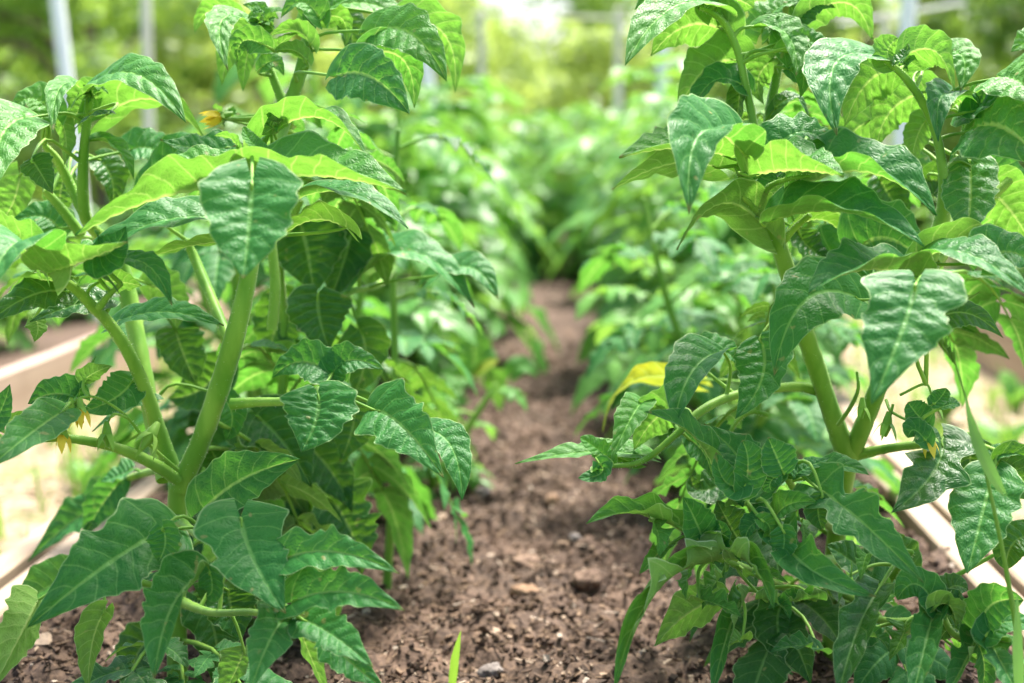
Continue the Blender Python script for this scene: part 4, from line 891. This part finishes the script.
board(1.204, 1.232, .3, 3.2, -.15, .035, WOODP, 'pinkish wooden board edging the right neighbouring bed, nearer length', 'edge boards of the neighbouring beds')
board(1.204, 1.232, 3.21, 6.0, -.15, .030, WOODP, 'pinkish wooden board edging the right neighbouring bed, farther length', 'edge boards of the neighbouring beds')

# ------------------------------------------------------------------ poles and trellis
PG = 'garden poles'
def pole(px0, px1, d, w, m, label, top=2.2, name='garden_pole', par=None, ytop=None):
    """px at y=0 and y=100"""
    a, b = P(px0, 0, d), P(px1, 100, d); dr = (a - b) / (a[2] - b[2])
    base = b + dr * (-.16 - b[2]); tp = b + dr * ((top if ytop is None else P(px0, ytop, d)[2]) - b[2])
    mb = MB(); r = w / 2 * d / F; tube(mb, [base - base, (tp - base) * .5, tp - base], [r, r, r], 0, 16, n=12)
    mb2 = mb
    o = mb2.build(name, [m], par); o.location = base if par is None else base - np.array(par.location)
    if par is None: tag(o, label, 'pole', PG)
    return o
pole(57, 69, 4.2, 14, WHITE, 'thick white painted pole at far left before the hedge')
pole(146, 148, 5.5, 10, POLEW, 'thinner greyish pole right of the thick white one at left')
pole(418, 430, 5.0, 13, WHITE, 'white painted pole behind the top leaves of the near left plant')
pole(664, 662, 5.2, 13, WHITE, 'white painted pole right of the trellis frame')
pole(909, 903, 4.2, 16, WHITE, 'white painted pole at right behind the arching stem')
pole(282, 283, 5.5, 9, POLEW, 'thin greyish pole seen over the crown of the near left plant')
tr = empty('trellis_frame', tuple(P(549, 100, 7) * (1, 1, 0) + (0, 0, -.16)), 'pale wooden trellis frame with one crossbar in the middle distance', 'trellis')
def bar(p, q, r, m, name, par=None):
    mb = MB(); p = np.array(p); q = np.array(q); mb2 = MB(); tube(mb, [p - p, (q - p) / 2, q - p], [r, r, r], 0, 10, n=8)
    o = mb.build(name, [m], par); o.location = p if par is None else p - np.array(par.location); return o
pole(482, 481, 7, 7, POLEW, '', name='post', par=tr, ytop=10)
pole(619, 618, 7, 8, POLEW, '', name='post', par=tr, ytop=10)
bar(P(474, 14, 7), P(628, 19, 7), .008, POLEW, 'crossbar', tr)
t2 = empty('trellis_frame', tuple(P(885, 100, 5.6) * (1, 1, 0) + (0, 0, -.16)), 'pale slanted trellis bars at right behind the white pole', 'trellis')
pole(886, 884, 5.6, 8, POLEW, '', name='post', par=t2, ytop=14)
bar(P(840, 24, 5.6), P(965, 3, 5.6), .006, WHITE, 'crossbar', t2); bar(P(800, 14, 5.8), P(900, 20, 5.8), .006, POLEW, 'crossbar', t2)

# ------------------------------------------------------------------ hedge and trees
def crown_mat(name, a, b, tr_):
    m, nt, ns, ln = mat(name); out = ns.new('ShaderNodeOutputMaterial'); geo = ns.new('ShaderNodeNewGeometry')
    c = mixc(nt, geo.outputs['Random Per Island'], a, b)
    df = ns.new('ShaderNodeBsdfPrincipled'); ln.new(c, df.inputs[0]); df.inputs['Roughness'].default_value = .5
    tb = ns.new('ShaderNodeBsdfTranslucent'); tb.inputs[0].default_value = (*tr_, 1)
    mx = ns.new('ShaderNodeMixShader'); mx.inputs[0].default_value = .4; ln.new(df.outputs[0], mx.inputs[1]); ln.new(tb.outputs[0], mx.inputs[2]); ln.new(mx.outputs[0], out.inputs[0])
    return m
CR = [crown_mat('crown_mid', (.09, .19, .03), (.20, .34, .07), (.40, .60, .08)), crown_mat('crown_light', (.14, .24, .05), (.30, .40, .10), (.55, .70, .14)), crown_mat('crown_dark', (.07, .15, .03), (.16, .28, .06), (.34, .54, .07))]
def tree_src(seed, H, Rr, m, n=9000, ls=.05, name='shrub', low=0.0, label='', cat='shrub'):
    rs = np.random.RandomState(seed); root = empty(name, (0, 0, 0), label, cat)
    mb = MB(); limbs = []
    tube(mb, [(0, 0, -.05), (.03, .02, H * .3), (0, .03, H * .7)], [.06, .045, .02], 0, 8, n=10)
    for k in range(9):
        a = rs.rand() * 6.28; z = H * rs.uniform(.1, .6); e = np.array([math.cos(a) * Rr * .7, math.sin(a) * Rr * .7, z + H * .25])
        tube(mb, [(0, 0, z), e * (.5, .5, 1) + (0, 0, -.05), e], [.022, .014, .006], 0, 5, n=8)
    mb.build('trunk', [BARK], root)
    cl = []
    for k in range(46):
        a = rs.rand() * 6.28; z = low + (H - low) * rs.rand(); rr = Rr * math.sqrt(max(.05, 1 - ((z - H * .45) / (H * .62)) ** 2)) * rs.uniform(.45, 1)
        cl.append((math.cos(a) * rr, math.sin(a) * rr, z, rs.uniform(.16, .34) * Rr))
    cl = np.array(cl); idx = rs.randint(0, len(cl), n); dv = norm(rs.randn(n, 3)) * (rs.rand(n, 1) ** .4)
    c = cl[idx, :3] + dv * cl[idx, 3:4] * (1, 1, .8)
    nrm = norm(dv + rs.randn(n, 3) * .6 + (0, 0, .5)); t = norm(np.cross(nrm, rs.randn(n, 3))); b = np.cross(nrm, t)
    s = ls * rs.uniform(.6, 1.3, (n, 1))
    V = np.stack([c - t * s, c - b * s * .45 - nrm * s * .1, c + t * s, c + b * s * .45 - nrm * s * .1], 1).reshape(-1, 3)
    mb = MB(); mb.add(V, np.arange(4 * n).reshape(-1, 4)); mb.build('crown', [m], root)
    return root
T1 = tree_src(1, 2.0, .95, CR[0], 6500, .045); T2 = tree_src(2, 1.55, .9, CR[1], 5000, .05); T3 = tree_src(3, 2.8, 1.1, CR[2], 9000, .05)
spots = [(-3.6,8.6,0),(-2.7,8.2,0),(-1.9,8.8,1),(-1.1,9.4,1),(-.35,11.4,1),(.35,9.6,1),(1.15,10.4,1),(1.9,9.0,0),(2.7,8.4,2),(3.5,8.8,0),(-2.6,10.5,1),(-1.4,11.5,0),(.0,13.5,1),(1.4,12.8,1),(2.8,11,1),(-4.6,9.6,2),(4.5,9.8,0),(-4.0,12,0),(4.0,12.2,1)]
src = [T1, T2, T3]; used = [False] * 3
kinds = ['mid green leafy shrub', 'light yellow green shrub', 'dark green tall shrub']
order = sorted(range(len(spots)), key=lambda i: spots[i][0])
rk = {i: n for n, i in enumerate(order)}
on = ['first', 'second', 'third', 'fourth', 'fifth', 'sixth', 'seventh', 'eighth', 'ninth', 'tenth', 'eleventh', 'twelfth', 'thirteenth', 'fourteenth', 'fifteenth', 'sixteenth', 'seventeenth', 'eighteenth', 'nineteenth']
for i, (x, y, kd) in enumerate(spots):
    lab = f'blurred {kinds[kd]} in the {"front" if y < 10 else "back"} of the hedge, {on[rk[i]]} shrub from the left'
    if not used[kd]:
        r = src[kd]; r.location = (x, y, -.16); r['label'] = lab; used[kd] = True
    else: r = copy_thing(src[kd], (x, y, -.16), random.random() * 6, random.uniform(.9, 1.15), lab)
    r['group'] = 'shrubs of the far hedge'
# taller trees behind
for i, (x, y, sc) in enumerate(((-7, 17, 2.4), (-4.2, 18, 2.6), (-1.6, 17, 2.2), (1.4, 18.5, 2.0), (4.0, 17.5, 2.5), (7, 18, 2.5))):
    r = copy_thing(T3 if i % 2 else T1, (x, y, -.16), i * 1.1, sc, f'tall blurred tree far behind the hedge, {on[i]} tree from the left', 'trees behind the hedge')
    r.name = 'tree'; r['category'] = 'tree'
# bright mass of shorter growth beyond the rows
# ------------------------------------------------------------------ light
EL, AZ = R(64), R(25)   # sun beyond the scene, a little to the right
w = bpy.data.worlds.new('World'); S.world = w; w.use_nodes = True; nt = w.node_tree; nt.nodes.clear()
sky = nt.nodes.new('ShaderNodeTexSky'); sky.sky_type = 'NISHITA'; sky.sun_disc = False; sky.sun_elevation = EL; sky.sun_rotation = AZ
sky.air_density = 1.0; sky.dust_density = 4; sky.ozone_density = .8
bg = nt.nodes.new('ShaderNodeBackground'); bg.inputs[1].default_value = 0.12; ow = nt.nodes.new('ShaderNodeOutputWorld')
nt.links.new(sky.outputs[0], bg.inputs[0]); nt.links.new(bg.outputs[0], ow.inputs[0])
sd_ = bpy.data.lights.new('sun', 'SUN'); so = bpy.data.objects.new('sun', sd_); COL.objects.link(so)
sd_.energy = 4.2; sd_.angle = R(16); sd_.color = (1, .95, .87)
dirv = Vector((math.sin(AZ) * math.cos(EL), math.cos(AZ) * math.cos(EL), math.sin(EL)))
so.rotation_euler = dirv.to_track_quat('Z', 'Y').to_euler()
S.view_settings.view_transform = 'Standard'; S.view_settings.look = 'None'; S.view_settings.exposure = 1.7; S.view_settings.gamma = 1
S.cycles.max_bounces = 4; S.cycles.transmission_bounces = 4; S.cycles.diffuse_bounces = 3; S.cycles.glossy_bounces = 2
